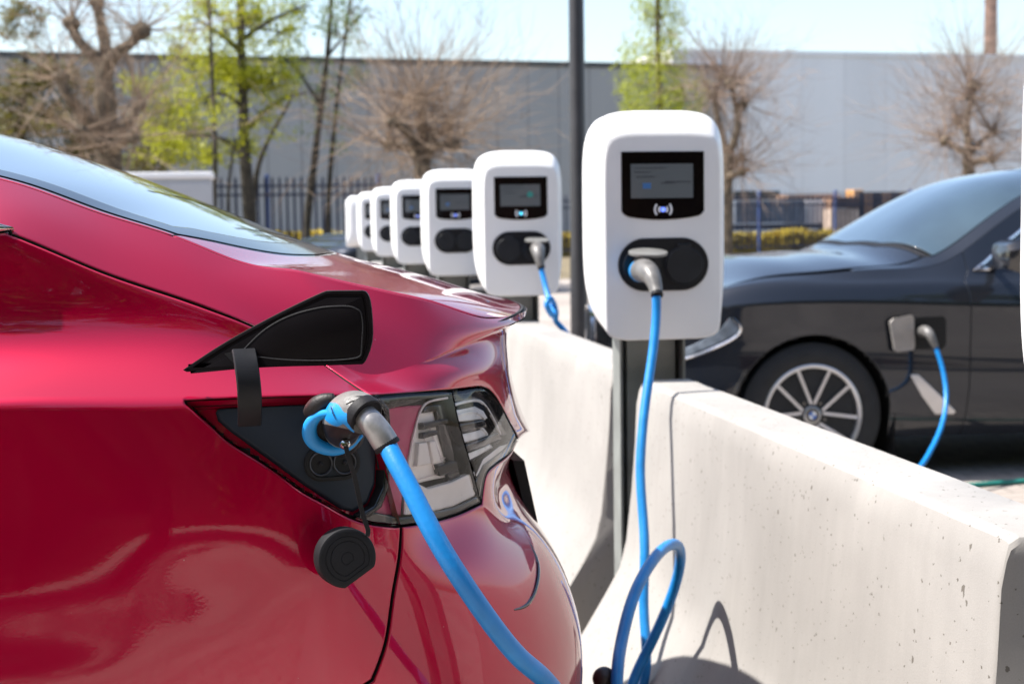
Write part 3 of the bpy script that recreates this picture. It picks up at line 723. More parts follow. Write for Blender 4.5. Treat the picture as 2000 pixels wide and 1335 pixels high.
# --- tail lamps
M['lens'] = clear_mat('lamp_lens', (1, .97, .97), .7)
M['lamp_dark'] = mat('lamp_dark', (.008, .006, .009), .2, coat=.4, noise=.2, nscale=20)
M['lamp_red'] = mat('lamp_red', (.50, .03, .13), .3, coat=.6, noise=.15, nscale=20)
M['lamp_silver'] = mat('lamp_silver', (.93, .92, .91), .3, .0, noise=.15, nscale=40)
M['lamp_cream'] = mat('lamp_cream', (.93, .89, .87), .3, .0, noise=.05, nscale=30)  # diffuse cream reflectors; lower ones have the barrier's reflection put into their colour
M['lamp_bowl'] = mat('lamp_bowl', (.10, .085, .09), .3, .1, noise=.25, nscale=30)
M['lamp_guide'] = mat('lamp_guide', (.85, .75, .76), .25, coat=.4, noise=.05, nscale=40)
def lamp(side):
    mp = (lambda q: q) if side > 0 else mir
    o = None
    for poly, nm, kind in ((outer_lamp, "tail_lamp", 0), (inner_lamp, "tail_lamp", 1)):
        mb = MB(); W.piece(mb, mp(poly), gap=.0015, thick=.045, face=False, drop=.002); W.piece(mb, mp(poly), gap=-.001, off=-.042, thick=0)
        o = build_skin(mb, nm, [M['lamp_bowl'], M['lamp_dark']], red)
        mb = MB(); W.piece(mb, mp(poly), gap=.0014, thick=0, drop=.0016, lipw=.004); build_skin(mb, "lens", M['lens'], o)
        if kind == 0:
            mb = MB(); W.piece(mb, mp(wpoly([(757, 806), (770, 796), (838, 790), (818, 850), (803, 930), (796, 1006), (742, 1004), (752, 960), (758, 880)])), gap=0, off=-.010, thick=.01)
            build_skin(mb, "side_reflector", M['lamp_red'], o)
            mb = MB(); W.piece(mb, mp(wpoly([(732, 774), (882, 765), (884, 771), (840, 777), (800, 790), (757, 800), (745, 790)])), gap=0, off=-.003, thick=.006)
            build_skin(mb, "lens_border", M['gloss_black'], o); mb = MB(); W.piece(mb, mp(wpoly([(700, 1008), (735, 1000), (785, 1010), (837, 1003), (894, 989), (939, 968), (941, 980), (894, 1002), (837, 1017), (785, 1025), (727, 1020)])), gap=0, off=-.003, thick=.006)
            build_skin(mb, "lens_border", M['gloss_black'], o)
            mb = MB(); W.piece(mb, mp(wpoly([(730, 774), (753, 802), (758, 860), (752, 950), (734, 988), (700, 1008), (722, 1010), (748, 990), (764, 950), (769, 860), (764, 800), (745, 775)])), gap=0, off=-.002, thick=.02); build_skin(mb, "lens_border", M['gloss_black'], o)
            g = [(884, 775), (852, 782), (836, 793), (822, 830), (811, 880), (804, 930), (799, 1003)]
            P_, N_ = W.ev(np.array(mp(W.px(g)))); mb = MB(); mb.tube([Vector(p - q * .008) for p, q in zip(P_, N_)], .0016, 8); mb.build("light_guide", M['lamp_guide'], o)
            for q, off in (([(836, 806), (868, 797), (884, 800), (898, 860), (910, 935), (812, 950), (806, 925), (818, 860)], -.018), ([(806, 935), (845, 955), (890, 944), (936, 922), (940, 966), (894, 988), (837, 1002), (800, 1004)], -.006), ([(832, 866), (848, 864), (856, 908), (829, 912)], -.011), ([(853, 863), (864, 861), (876, 905), (861, 908)], -.011)):
                mb = MB(); W.piece(mb, mp(wpoly(q)), gap=0, off=off, thick=.008, wi=0); build_skin(mb, "reflector", M['lamp_cream'], o)
            for q, off in (([(866, 788), (886, 784), (897, 850), (907, 905), (900, 925), (890, 900), (876, 850)], -.013), ([(838, 826), (886, 815), (888, 826), (838, 839)], -.008), ([(838, 846), (866, 839), (868, 848), (838, 857)], -.009), ([(866, 912), (905, 902), (910, 922), (872, 932)], -.009), ([(888, 925), (912, 918), (918, 945), (900, 956)], -.012), ([(846, 792), (868, 786), (872, 800), (842, 806)], -.012)):
                mb = MB(); W.piece(mb, mp(wpoly(q)), gap=0, off=off, thick=.01, wi=0); build_skin(mb, "lamp_fin", M['lamp_dark'], o)
            for q in ([(826, 912), (904, 893)], [(824, 941), (908, 922)], [(856, 830), (884, 905)], [(845, 850), (868, 920)]):
                P_, N_ = W.ev(np.array(mp(W.px(q)))); mb = MB(); mb.tube([Vector(p - q_ * .016) for p, q_ in zip(P_, N_)], .0007, 6); mb.build("lens_rib", M['lamp_guide'], o)
        else:
            for q, off, m_ in (([(888, 766), (948, 762), (968, 780), (990, 822), (1004, 850), (994, 852), (976, 812), (958, 786), (942, 776), (892, 782)], -.010, 'lamp_dark'), ([(893, 786), (940, 779), (950, 786), (896, 797)], -.03, 'lamp_dark'), ([(930, 905), (975, 880), (1000, 862), (996, 870), (945, 905), (930, 925)], -.016, 'lamp_dark'), ([(896, 800), (945, 790), (962, 800), (970, 815), (900, 822)], -.012, 'lamp_silver'), ([(902, 828), (958, 817), (966, 832), (905, 845)], -.009, 'lamp_dark'),
                               ([(906, 850), (960, 836), (972, 850), (912, 868)], -.012, 'lamp_silver'), ([(912, 872), (985, 845), (992, 858), (918, 886)], -.008, 'lamp_dark'), ([(918, 892), (975, 868), (980, 876), (924, 905)], -.012, 'lamp_silver'), ([(946, 970), (950, 940), (962, 917), (998, 888), (1008, 866), (984, 872), (952, 897), (938, 928)], -.005, 'lamp_cream')):
                mb = MB(); W.piece(mb, mp(wpoly(q)), gap=0, off=off, thick=.008); build_skin(mb, "lamp_fin", M[m_], o)
            for q in ([(894, 790), (945, 779), (965, 792), (985, 830), (992, 848)], [(900, 812), (944, 802), (962, 816)], [(906, 842), (950, 830), (966, 846)]):
                P_, N_ = W.ev(np.array(mp(W.px(q)))); mb = MB(); mb.tube([Vector(p - q_ * .012) for p, q_ in zip(P_, N_)], .0022, 8); mb.build("light_guide", M['lamp_silver'], o)
            mb = MB(); W.piece(mb, mp(wpoly([(944, 978), (949, 942), (960, 919), (996, 890), (1012, 866), (1006, 862), (988, 880), (950, 908), (934, 940), (932, 955)])), gap=0, off=-.003, thick=.005); build_skin(mb, "lens_border", M['gloss_black'], o)
lamp(1); lamp(-1)
# --- rear plate, its recess edge
mb = MB()
pe = [atY(1002, 899, 2.46), atY(1024, 899, 2.46), atY(1058, 1054, 2.46), atY(1040, 1056, 2.46)]
mb.prism(pe, Vector((0, .52, 0))); plate = mb.build("number_plate", M['black_plastic'], red, smooth=0)
mb = MB(); mb.prism([atY(1012, 905, 2.49), atY(1016, 905, 2.49), atY(1040, 1020, 2.49), atY(1030, 1020, 2.49)], Vector((-.03, .40, 0))); mb.build("plate_bracket", M['black_plastic'], plate)
jl = [(1034, 1058), (1046, 1085), (1051, 1112), (1045, 1152), (1028, 1181), (1004, 1190)]
P_, N_ = W.ev(np.array(W.px(jl))); n_ = len(P_); mb = MB()
mb.tube([Vector(p - q * .0008) for p, q in zip(P_, N_)], [.0042 * math.sin(math.pi * (.1 + .8 * k / (n_ - 1))) for k in range(n_)], 10); mb.build("plate_recess_edge", M['gloss_black'], red)
# --- wheels
def wheel(parent, c, out, r=.335, w=.235, rim=.235):
    ax = Vector((0, out, 0)); c = Vector(c)
    mb = MB(); mb.lathe([(-w / 2, rim), (-w / 2, r - .03), (-w / 2 + .02, r - .006), (-w / 4, r), (w / 4, r), (w / 2 - .02, r - .006), (w / 2, r - .03), (w / 2 + .004, (r + rim) / 2), (w / 2 - .004, rim + .006), (w / 2 - .02, rim)], c, ax, 56)
    t = mb.build("tyre", M['tyre'], parent)
    mb = MB(); mb.lathe([(-.09, rim - .004), (w / 2 - .012, rim - .004), (w / 2 - .004, rim + .002), (w / 2 - .002, rim - .01), (w / 2 - .02, rim - .02), (-.02, rim - .03), (-.03, .03)], c, ax, 48)
    mb.build("rim", M['alloy_dark'], t)
    for k in range(5):
        a = 2 * math.pi * k / 5; d = Vector((math.cos(a), 0, math.sin(a))); p = Vector((-math.sin(a), 0, math.cos(a))); b = c + ax * (w / 2 - .02)
        mb = MB(); mb.prism([b + d * .03 + p * .025, b + d * (rim - .01) + p * .03, b + d * (rim - .01) - p * .03, b + d * .03 - p * .025], ax * .012); mb.build("spoke", M['alloy'], t)
for x in (-.49, -3.37): wheel(red, (x, 1.885, .335), -1); wheel(red, (x, 2 * YC - 1.885, .335), 1)

# ------------------------------------------------------------------ blue charging cable with its plugs
cab = empty("charging_cable", (.75, 2.9, 0))
tag(cab, "blue cable looping from the largest charger to the red car, black cap dangling", "charging cable", "blue charging cables")
RC = .0112
c1 = smooth_path([atY(*p) for p in ((753, 862, 1.700), (772, 900, 1.682), (800, 952, 1.662), (850, 1048, 1.636), (900, 1130, 1.625), (958, 1214, 1.630), (1020, 1288, 1.655), (1080, 1345, 1.70))] + [vv(.44, 1.86, .45), vv(.56, 2.05, .18), vv(.60, 2.25, .03), vv(.585, 2.5, .014)] +
                 [vv(.57, 2.52, .10), atY(1204, 1345, 2.56), atY(1212, 1262, 2.64), atY(1236, 1168, 2.74), atY(1272, 1098, 2.84), atY(1300, 1068, 2.93), atY(1320, 1063, 3.0), atY(1329, 1082, 3.05), atY(1322, 1130, 3.08), atY(1297, 1200, 3.1), atY(1264, 1270, 3.1), atY(1234, 1338, 3.08),
                  vv(.66, 3.03, .10), vv(.60, 3.12, .014), vv(.60, 3.4, .014), vv(.69, 3.38, .06), atY(1253, 1345, 3.25), atY(1258, 1200, 3.30), atY(1259, 1085, 3.35), atY(1256, 1010, 3.39), atY(1251, 930, 3.43), atY(1254, 850, 3.47), atY(1263, 770, 3.51), atY(1276, 680, 3.555), atY(1282, 610, 3.58), atY(1282, 578, 3.585)], 420)
mb = MB(); mb.tube(c1, RC, 16); mb.build("cord", M['blue'], cab, smooth=60)
# car plug: grey elbow body, blue grip ring, sleeve
body_p = [(674, 852, 1.80), (668, 838, 1.783), (671, 822, 1.764), (681, 811, 1.747), (693, 806, 1.733), (705, 807, 1.722), (714, 811, 1.714)]
bp = smooth_path([atY(*p) for p in body_p], 150); rr = list(ncs([0, .2, .4, .6, .8, 1.0], [[.021], [.0215], [.0245], [.0258], [.0248], [.0215]], np.linspace(0, 1, 150))[:, 0])
mb = MB(); mb.tube(bp, rr, 150)
bluep = [(630, 797), (642, 787), (653, 786), (662, 791), (668, 800), (674, 806), (680, 806), (689, 796), (688, 812), (686, 824), (692, 844), (680, 836), (670, 828), (661, 832), (648, 829), (636, 820), (629, 806)]
blueq = crv(bluep + [bluep[0]], 2)
for k, f in enumerate(mb.f):
    c = sum((Vector(mb.v[i]) for i in f), Vector()) / len(f)
    if c.y > 1.775: continue
    q = to_px(c)
    if inside(blueq, q): mb.m[k] = 1
    elif q[1] > 829 + (q[0] - 640) * .22: mb.m[k] = 2
plug = mb.build("plug", [M['grey_soft'], M['blue_rubber'], M['dark_soft']], cab, smooth=60)
t_end = (bp[-1] - bp[-2]).normalized()
t_slv = (atY(754, 866, 1.699) - bp[-1]).normalized()
mb = MB(); mb.lathe([(-.010, .0212), (-.004, .0224), (.002, .0216), (.0028, .0200), (.0015, .0185), (.001, .0140)], bp[-1], (t_end * .55 + t_slv * .45).normalized(), 40); mb.build("collar", M['rubber'], plug)
sp = smooth_path([atY(711, 809, 1.716), atY(724, 823, 1.707), atY(738, 841, 1.702), atY(754, 866, 1.699)], 20)
mb = MB(); mb.tube(sp, [.0135 + .0016 * min(1, k / 14) for k in range(20)], 32); mb.build("sleeve", M['sleeve_grey'], plug, smooth=60)
mb = MB(); d_ = (sp[-1] - sp[-2]).normalized(); mb.lathe([(-.003, .0148), (.003, .0157), (.005, .0150), (.0052, .0122)], sp[-1], d_, 32); mb.build("gland", M['rubber'], plug)
_rg = [(655, 806, 1.736, 8), (640, 807, 1.748, 8.5), (622, 812, 1.762, 9.5), (609, 824, 1.770, 12.5), (604, 842, 1.776, 14.5), (611, 861, 1.780, 14), (632, 874, 1.783, 13), (658, 877, 1.784, 12), (683, 868, 1.783, 9), (708, 850, 1.780, 2.5)]
rp = smooth_path([atY(a, b, c) for a, b, c, d in _rg], 60); rw = list(ncs(np.arange(10), [[d / 1700] for a, b, c, d in _rg], np.linspace(0, 9, 60))[:, 0])
mb = MB(); mb.tube(rp, rw, 24); mb.build("grip_ring", M['blue_rubber'], plug, smooth=60)
mb = MB(); mb.lathe([(-.004, .030), (.002, .030), (.012, .026), (.0125, .0)], atY(663, 842, 1.797), (0, -1, 0), 40); mb.build("flange", M['dark_soft'], plug)
gp = smooth_path([atY(607, 806, 1.778), atY(618, 793, 1.768), atY(634, 783, 1.762), atY(652, 778, 1.758)], 14)
mb = MB(); mb.tube(gp, [.006 + .0048 * math.sin(math.pi * min(1, .25 + k / 18)) for k in range(14)], 24); mb.build("grip_pad", M['dark_soft'], plug, smooth=60)
# text on the blue patch and raised plate on the hump
def text_mesh(name, s, size, o, ex, ey, parent, m, depth=.0002):
    cu = bpy.data.curves.new(name, 'FONT'); cu.body = s; cu.size = size; cu.align_x = 'CENTER'; cu.align_y = 'CENTER'; cu.extrude = depth
    ob = bpy.data.objects.new(name, cu); COL.objects.link(ob); bpy.context.view_layer.update()
    me = bpy.data.meshes.new_from_object(ob); bpy.data.objects.remove(ob)
    nz = ex.cross(ey); inv = world_of(parent).inverted()
    for v in me.vertices: v.co = inv @ (Vector(o) + ex * v.co.x + ey * v.co.y + nz * v.co.z)
    me.materials.clear(); me.materials.append(m); me.name = name
    r = bpy.data.objects.new(name, me); COL.objects.link(r); r.parent = parent; return r
M['ink'] = mat('ink_navy', (.01, .05, .14), .5)
def on_plug(px, py):
    d = ray(px, py); bv = BVHTree.FromPolygons([tuple(v) for v in mbv], mbf); h = bv.ray_cast(CAM, d); return h[0], h[1]
mbv = [world_of(plug) @ v.co for v in plug.data.vertices]; mbf = [tuple(p.vertices) for p in plug.data.polygons]
for s_, a_, b_, sz in (("MENNEKES", 651, 803, .0030), ("eMOBILITY", 654, 812, .0021)):
    h, nn = on_plug(a_, b_)
    if h:
        exx = (atY(a_ + 6, b_ + 3, h.y) - h); exx = (exx - nn * exx.dot(nn)).normalized(); eyy = nn.cross(exx)
        text_mesh("plug_lettering", s_, sz, h + nn * .0012, exx, eyy, plug, M['ink'])
h, nn = on_plug(696, 778)
if h:
    exx = (atY(706, 779, h.y) - h); exx = (exx - nn * exx.dot(nn)).normalized(); eyy = nn.cross(exx)
    mb = MB()
    lps = []
    for z, k in ((-.002, 1), (.0008, 1), (.0012, .93)):
        lps.append([h + exx * x * k + eyy * y * k + nn * (z - (x / .0125) ** 2 * .0028) for x, y in [(-.0125 + .025 * i / 12, -.0032) for i in range(13)] + [(.0125 - .025 * i / 12, .0032) for i in range(13)]])
    mb.loft(lps); mb.build("plug_badge", M['grey_soft'], plug)
mb = MB(); c_ = atY(674, 866, 1.742); mb.lathe([(-.004, .0062), (.001, .0060), (.0035, .0045), (.0045, .0015), (.0046, 0)], c_, (0, -.9, .3), 20); mb.build("strap_rivet", M['chrome'], plug)
# dangling cap on its strap
st = smooth_path([atY(675, 870, 1.738), atY(682, 897, 1.737), atY(691, 925, 1.742), (atY(704, 985, 1.748)), atY(714, 1020, 1.748), atY(719, 1036, 1.748), atY(717, 1046, 1.748)], 30)
lp = []
for k, p in enumerate(st):
    t = (st[min(k + 1, 29)] - st[max(k - 1, 0)]).normalized(); wx = Vector((.9, .1, .3)); wx = (wx - t * wx.dot(t)).normalized(); nn = t.cross(wx)
    hw, ht = .0026, .0012; lp.append([p + wx * a * hw + nn * b * ht for a, b in ((-1, -1), (1, -1), (1, 1), (-1, 1))])
mb = MB(); mb.loft(lp); mb.build("cap_strap", M['rubber'], cab)
ca = Vector((.20, -.975, .08)).normalized(); cc = atY(679, 1090, 1.742)
cx3 = Vector((1, 0, 0)); cx3 = (cx3 - ca * cx3.dot(ca)).normalized(); cz3 = cx3.cross(ca)
if cz3.z < 0: cz3 = -cz3
def dpoly(r):
    out = []
    for k in range(72):
        a = 2 * math.pi * k / 72; x, y = r * math.cos(a), r * math.sin(a)
        d = x * math.cos(R(-58)) + y * math.sin(R(-58)); lim = r * .80
        if d > lim: x -= (d - lim) * math.cos(R(-58)); y -= (d - lim) * math.sin(R(-58))
        out.append((x, y))
    return out
def cap3(r, z): return [cc + cx3 * x + cz3 * y + ca * z for x, y in dpoly(r)]
mb = MB(); mb.loft([cap3(.0325, -.024), cap3(.0345, -.023), cap3(.0345, -.004), cap3(.0335, -.001), cap3(.031, .0), cap3(.0262, .0), cap3(.0258, -.0006), cap3(.0252, -.0006), cap3(.0248, .0), cap3(.0205, 0), cap3(.0201, -.0006), cap3(.0196, -.0006), cap3(.0192, 0), cap3(.0075, 0), cap3(.0071, -.0005), cap3(.0067, 0)])
cap = mb.build("plug_cap", M['rubber'], cab, smooth=40)
# ------------------------------------------------------------------ ground
def paving_mat():
    m = mat('paving', (.3, .26, .23), .9, spec=.25); nt = m.node_tree; b = nt.nodes["Principled BSDF"]
    tc = nt.nodes.new("ShaderNodeTexCoord"); br = nt.nodes.new("ShaderNodeTexBrick")
    br.inputs["Scale"].default_value = 1.0; br.inputs["Brick Width"].default_value = .21; br.inputs["Row Height"].default_value = .105
    br.inputs["Mortar Size"].default_value = .004; br.inputs["Color1"].default_value = (.34, .30, .268, 1); br.inputs["Color2"].default_value = (.275, .242, .217, 1)
    br.inputs["Mortar"].default_value = (.11, .10, .09, 1); br.offset = .5
    nt.links.new(tc.outputs["Object"], br.inputs["Vector"])
    nz = nt.nodes.new("ShaderNodeTexNoise"); nz.inputs["Scale"].default_value = .6; nz.inputs["Detail"].default_value = 8
    nt.links.new(tc.outputs["Object"], nz.inputs["Vector"])
    rp = nt.nodes.new("ShaderNodeMapRange"); rp.inputs[1].default_value = .3; rp.inputs[2].default_value = .7; rp.inputs[3].default_value = .8; rp.inputs[4].default_value = 1.2
    nt.links.new(nz.outputs["Fac"], rp.inputs[0])
    mx = nt.nodes.new("ShaderNodeMix"); mx.data_type = 'RGBA'; mx.blend_type = 'MULTIPLY'; mx.inputs[0].default_value = 1
    nt.links.new(br.outputs["Color"], mx.inputs[6]); nt.links.new(rp.outputs[0], mx.inputs[7]); nt.links.new(mx.outputs[2], b.inputs["Base Color"])
    bp = nt.nodes.new("ShaderNodeBump"); bp.inputs["Strength"].default_value = .4; bp.inputs["Distance"].default_value = .004; bp.invert = True
    nt.links.new(br.outputs["Fac"], bp.inputs["Height"]); nt.links.new(bp.outputs[0], b.inputs["Normal"])
    return m
M['paving'] = paving_mat()
M['asphalt'] = mat('asphalt', (.07, .07, .072), .9, noise=.3, nscale=3, bump=.3, bscale=150)
M['soil'] = mat('soil', (.14, .11, .06), .95, noise=.5, nscale=1.5, bump=.4, bscale=20)
def sheet(name, x0, x1, y0, y1, z, m, nx=1):
    mb = MB(); mb.add([(x0, y0, z), (x1, y0, z), (x1, y1, z), (x0, y1, z)], [(0, 1, 2, 3)]); o = mb.build(name, M[m], smooth=0)
    return tag(o, kind="structure")
sheet("ground", -600, 600, -600, 900, -.008, 'soil')
sheet("pavement", -30, 40, -40, 30, 0.0, 'paving')
sheet("road", -80, 80, 48.5, 63, -.003, 'asphalt')

# ------------------------------------------------------------------ concrete barriers between the chargers
BX0 = 1.022
half = [(0.0, .235), (.07, .230), (.082, .222), (.145, .17 + .0), (.195, .14), (.26, .10), (.34, .055), (.41, .038), (.535, .024), (.665, .013), (.765, .007), (.800, .0), (.816, -.006), (.825, -.020)]
prof = [(-(.075 + d), z) for z, d in half]; prof = prof + [(-x, z) for x, z in prof[::-1]]
def pr_s(k): 
    P = np.array(prof); c = np.array([0, .38]); 
    d = c - P; l = np.linalg.norm(d, axis=1, keepdims=True); return P + d / l * k
def barrier(y0, y1):
    BX = BX0 + (0 if y0 < 3 else .0085 * (y0 - 3))
    o = empty("concrete_barrier", (BX, (y0 + y1) / 2, 0)); mb = MB(); loops = []
    n = 26
    P0 = pr_s(.010); P1 = pr_s(.003); P2 = np.array(prof)
    ys = [(y0, P0), (y0 + .003, P1), (y0 + .011, P2)] + [(y0 + .011 + (y1 - y0 - .022) * k / n, P2) for k in range(1, n)] + [(y1 - .011, P2), (y1 - .003, P1), (y1, P0)]
    rng = random.Random(int(y0 * 100))
    for y, P in ys: loops.append([(BX + p[0] + rng.uniform(-.0005, .0005), y + rng.uniform(-.001, .001), max(p[1], -.005)) for p in P])
    mb.loft(loops); mb.build("body", M['concrete'], o, smooth=32)
    return o
PER = 2.30
blab = ["pale concrete barrier in the foreground, cable shadow running down its face", "pale concrete barrier just behind the red car's boot, second from the camera",
        "pale concrete barrier under the third charger, mostly hidden by the red boot", "pale concrete barrier top between the third and fourth chargers", "pale concrete barrier top under the fifth charger",
        "farthest pale concrete barrier top under the sixth charger"]
tag(barrier(-.46, 1.50), "pale concrete barrier beside the viewer, before the charger at the picture edge", "barrier", "concrete barriers along the charging row")
for j in range(6):
    y0 = (1.854 if j == 0 else 4.20 + PER * (j - 1))
    tag(barrier(y0, y0 + 2.0), blab[j], "barrier", "concrete barriers along the charging row")

# ------------------------------------------------------------------ chargers
M['screen_glass'] = mat('screen_glass', (.006, .004, .004), .05, spec=.35, noise=.1, nscale=6)
M['display'] = mat('display', (.075, .082, .09), .06, coat=1, emit=(.20, .23, .26, .07))
M['sym_white'] = mat('symbol_white', (.75, .75, .78), .5, emit=(.8, .85, 1, .05))
M['led_blue'] = mat('led_blue', (.15, .25, .9), .4, emit=(.15, .25, 1, .7))
M['led_cyan'] = mat('led_cyan', (.1, .6, .9), .4, emit=(.05, .65, 1, .8))
M['disp_ink'] = mat('display_ink', (.03, .035, .05), .4)
M['disp_blue'] = mat('display_blue', (.04, .12, .3), .3, emit=(.05, .2, .5, .05))
M['disp_green'] = mat('display_green', (.03, .2, .18), .3, emit=(.03, .3, .28, .05))
M['lid_grey'] = mat('lid_grey', (.014, .016, .020), .45, spec=.3, noise=.15, nscale=30, bump=.04, bscale=700)
M['lid_lit'] = mat('lid_sunlit', (.16, .16, .155), .35, noise=.15, nscale=30)  # lid grey lightened: sunlight on the raised lid put into the colour
ZB, ZT = .927, 1.517; ZC, HZ = (ZB + ZT) / 2, (ZT - ZB) / 2
def sup(w, h, n=6.0, arch=0.0, zc=ZC, N=96, dx=0.0, nb=None, ab=None):
    out = []
    for k in range(N):
        a = 2 * math.pi * (k + .5) / N; c, s = math.cos(a), math.sin(a)
        e = n if s >= 0 else (nb or n)
        x = math.copysign(abs(c) ** (2 / e), c); z = math.copysign(abs(s) ** (2 / e), s)
        out.append((dx + w * x, zc + h * z - arch * x * x if s > 0 else zc + h * z + (ab if ab is not None else arch * .55) * x * x))
    return out
def oval_xz(w, h, cx, cz, N=48):
    r = h / 2; out = []
    for k in range(N):
        a = 2 * math.pi * k / N; sx = 1 if math.cos(a) >= 0 else -1
        out.append((cx + sx * (w / 2 - r) + r * math.cos(a), cz + r * math.sin(a)))
    return out
def make_charger(plugged=None, led='led_blue', yoff=0):
    o = empty("charging_station")
    def lo(poly, y): return [(x, y, z) for x, z in poly]
    mb = MB()
    zp = ZC - .031; hp = HZ - .034
    mb.loft([lo(sup(.10, .22, 5, nb=3), .062), lo(sup(.13, .262, 5.5, nb=3.2), .055), lo(sup(.152, .281, 6, .004, nb=3.4, ab=.004), .035), lo(sup(.163, .289, 6, .008, nb=3.6, ab=.006), .0), lo(sup(.166, HZ - .0025, 6.1, .009, nb=3.7, ab=.007), -.028), lo(sup(.1640, HZ - .0045, 6.1, .009, nb=3.7, ab=.007), -.029), lo(sup(.1640, HZ - .0045, 6.1, .009, nb=3.7, ab=.007), -.0312), lo(sup(.1665, HZ - .002, 6.1, .009, nb=3.7, ab=.007), -.0322), lo(sup(.169, HZ - .002, 6.2, .010, nb=3.9, ab=.008), -.06), lo(sup(.1695, HZ - .001, 6.2, .010, nb=4.1, ab=.008), -.100), lo(sup(.168, HZ - .001, 6.2, .010, nb=4.4, ab=.009), -.112),
             lo(sup(.165, HZ - .004, 6.4, .010, zc=ZC - .003, nb=5, ab=.010), -.121), lo(sup(.1445, hp + .007, 9, .008, zp + .004, nb=14, ab=.014), -.1655), lo(sup(.1415, hp + .001, 9, .008, zp + .0005, nb=14, ab=.014), -.1685), lo(sup(.138, hp - .004, 9, .008, zp - .001, nb=14, ab=.014), -.1695), lo(sup(.05, .12, 4, .0, zp), -.1705)], 0)
    hs = mb.build("housing", M['white_shell'], o, smooth=30, local=True)
    FY = -.1702
    # screen: rounded lower edge
    zs_t, w_ = ZT - .108, .1015
    scr = [(-w_, zs_t), (w_, zs_t), (w_, zs_t - .150)] + [(w_ - .006, zs_t - .158)] + [(w_ * c, zs_t - .160 - .012 * (1 - c * c)) for c in (.85, .6, .3, 0, -.3, -.6, -.85)] + [(-w_ + .006, zs_t - .158), (-w_, zs_t - .150)]
    mb = MB(); mb.loft([lo(scr, FY + .003), lo(scr, FY - .0012), lo([(x * .985, ZC + (z - ZC) * .999) for x, z in scr], FY - .002)]); sc = mb.build("screen", M['screen_glass'], o, smooth=0, local=True)
    mb = MB(); x0, x1, z0, z1 = -.079, .074, zs_t - .117, zs_t - .031; yy = FY - .0024
    mb.add([(x0, yy, z0), (x1, yy, z0), (x1, yy, z1), (x0, yy, z1)], [(0, 1, 2, 3)]); mb.build("display", M['display'], sc, smooth=0, local=True)
    mb = MB(); yt = FY - .0028; rg = random.Random(4)
    for (a, b, c) in ((-.070, .006, z1 - .012), (-.070, -.03, z1 - .022), (-.005, .03, z1 - .050), (.005, .068, z1 - .047), (-.066, -.02, z1 - .034)):
        x = a
        while x < b:
            l = rg.uniform(.004, .012); mb.add([(x, yt, c), (min(x + l, b), yt, c), (min(x + l, b), yt, c + .0032), (x, yt, c + .0032)], [(0, 1, 2, 3)]); x += l + .002
    mb.build("display_text", M['disp_ink'], sc, smooth=0, local=True)
    mb = MB()
    if led == 'led_cyan':
        mb.lathe([(0, .012), (.0004, .012), (.0004, 0)], (.035, yt, z1 - .040), (0, -1, 0), 24)
    else: mb.add([(-.05, yt, z0 + .024), (-.03, yt, z0 + .024), (-.03, yt, z0 + .038), (-.05, yt, z0 + .038)], [(0, 1, 2, 3)])
    mb.build("display_button", M['disp_green' if led == 'led_cyan' else 'disp_blue'], sc, smooth=0, local=True)
    zc_ = zs_t - .146
    for s_ in (-1, 1):
        for r in (.0125, .0225):
            mb = MB(); q = []
            for k in range(13):
                a = R(-40 + 80 * k / 12); q.append((s_ * r * math.cos(a), zc_ + r * math.sin(a)))
            inn = [(x * (1 - .0042 / r), zc_ + (z - zc_) * (1 - .0042 / r)) for x, z in q]
            mb.loft([lo(q + inn[::-1], FY - .0021), lo(q + inn[::-1], FY - .0026)]); mb.build("radio_wave_symbol", M['sym_white'], sc, smooth=0, local=True)
    mb = MB(); mb.lathe([(0, .0062), (.0006, .0060), (.0009, .004), (.001, 0)], (0, FY - .002, zc_), (0, -1, 0), 24); mb.build("status_light", M[led], sc, local=True)
    # socket panel
    zk = ZT - .393
    mb = MB(); mb.loft([lo(oval_xz(.2225, .1345, 0, zk), FY + .004), lo(oval_xz(.2225, .1345, 0, zk), FY - .003), lo(oval_xz(.219, .131, 0, zk), FY - .0045), lo(oval_xz(.200, .112, 0, zk), FY - .0045)]); sp_ = mb.build("socket_panel", M['black_plastic'], o, smooth=40, local=True)
    for s_ in (-1, 1):
        cx = s_ * .0505; opened = plugged == s_
        mb = MB(); mb.lathe([(0, .0495), (.003, .0495), (.0036, .0485), (.003, .0470), (.0005, .0465)], (cx, FY - .0045, zk - .003), (0, -1, 0), 48); mb.build("socket_ring", M['lid_grey'], sp_, local=True)
        if not opened:
            mb = MB(); mb.lathe([(0, .0455), (.0042, .0455), (.0055, .0440), (.0056, .0)], (cx, FY - .0045, zk - .003), (0, -1, 0), 48); mb.box((cx, FY - .0068, zk + .047), (.034, .005, .012), bev=.0015); mb.build("socket_lid", M['lid_grey'], sp_, smooth=40, local=True)
        else:
            # inlet and lid lifted to the horizontal
            mb = MB(); mb.lathe([(0, .030), (.012, .030), (.013, .027), (.004, .026), (.004, 0)], (cx, FY - .0045, zk - .006), (0, -1, 0), 40); mb.build("inlet", M['black_gap'], sp_, local=True)
            mb = MB(); d = Vector((0, -.93, -.16)).normalized(); u = Vector((1, 0, 0)); nn = u.cross(d).normalized()
            c = Vector((cx, FY - .006, zk + .040)) + d * .050
            def disc(r, z): return [c + u * r * math.cos(2 * math.pi * k / 48) + d * r * math.sin(2 * math.pi * k / 48) + nn * z for k in range(48)]
            mb.loft([disc(.043, -.004), disc(.046, -.003), disc(.046, .003), disc(.043, .004)])
            mb.prism([c - d * .058 - u * .017, c - d * .058 + u * .017, c - d * .03 + u * .017, c - d * .03 - u * .017], nn * .003)
            mb.build("socket_lid", M['lid_lit'], sp_, smooth=40, local=True)
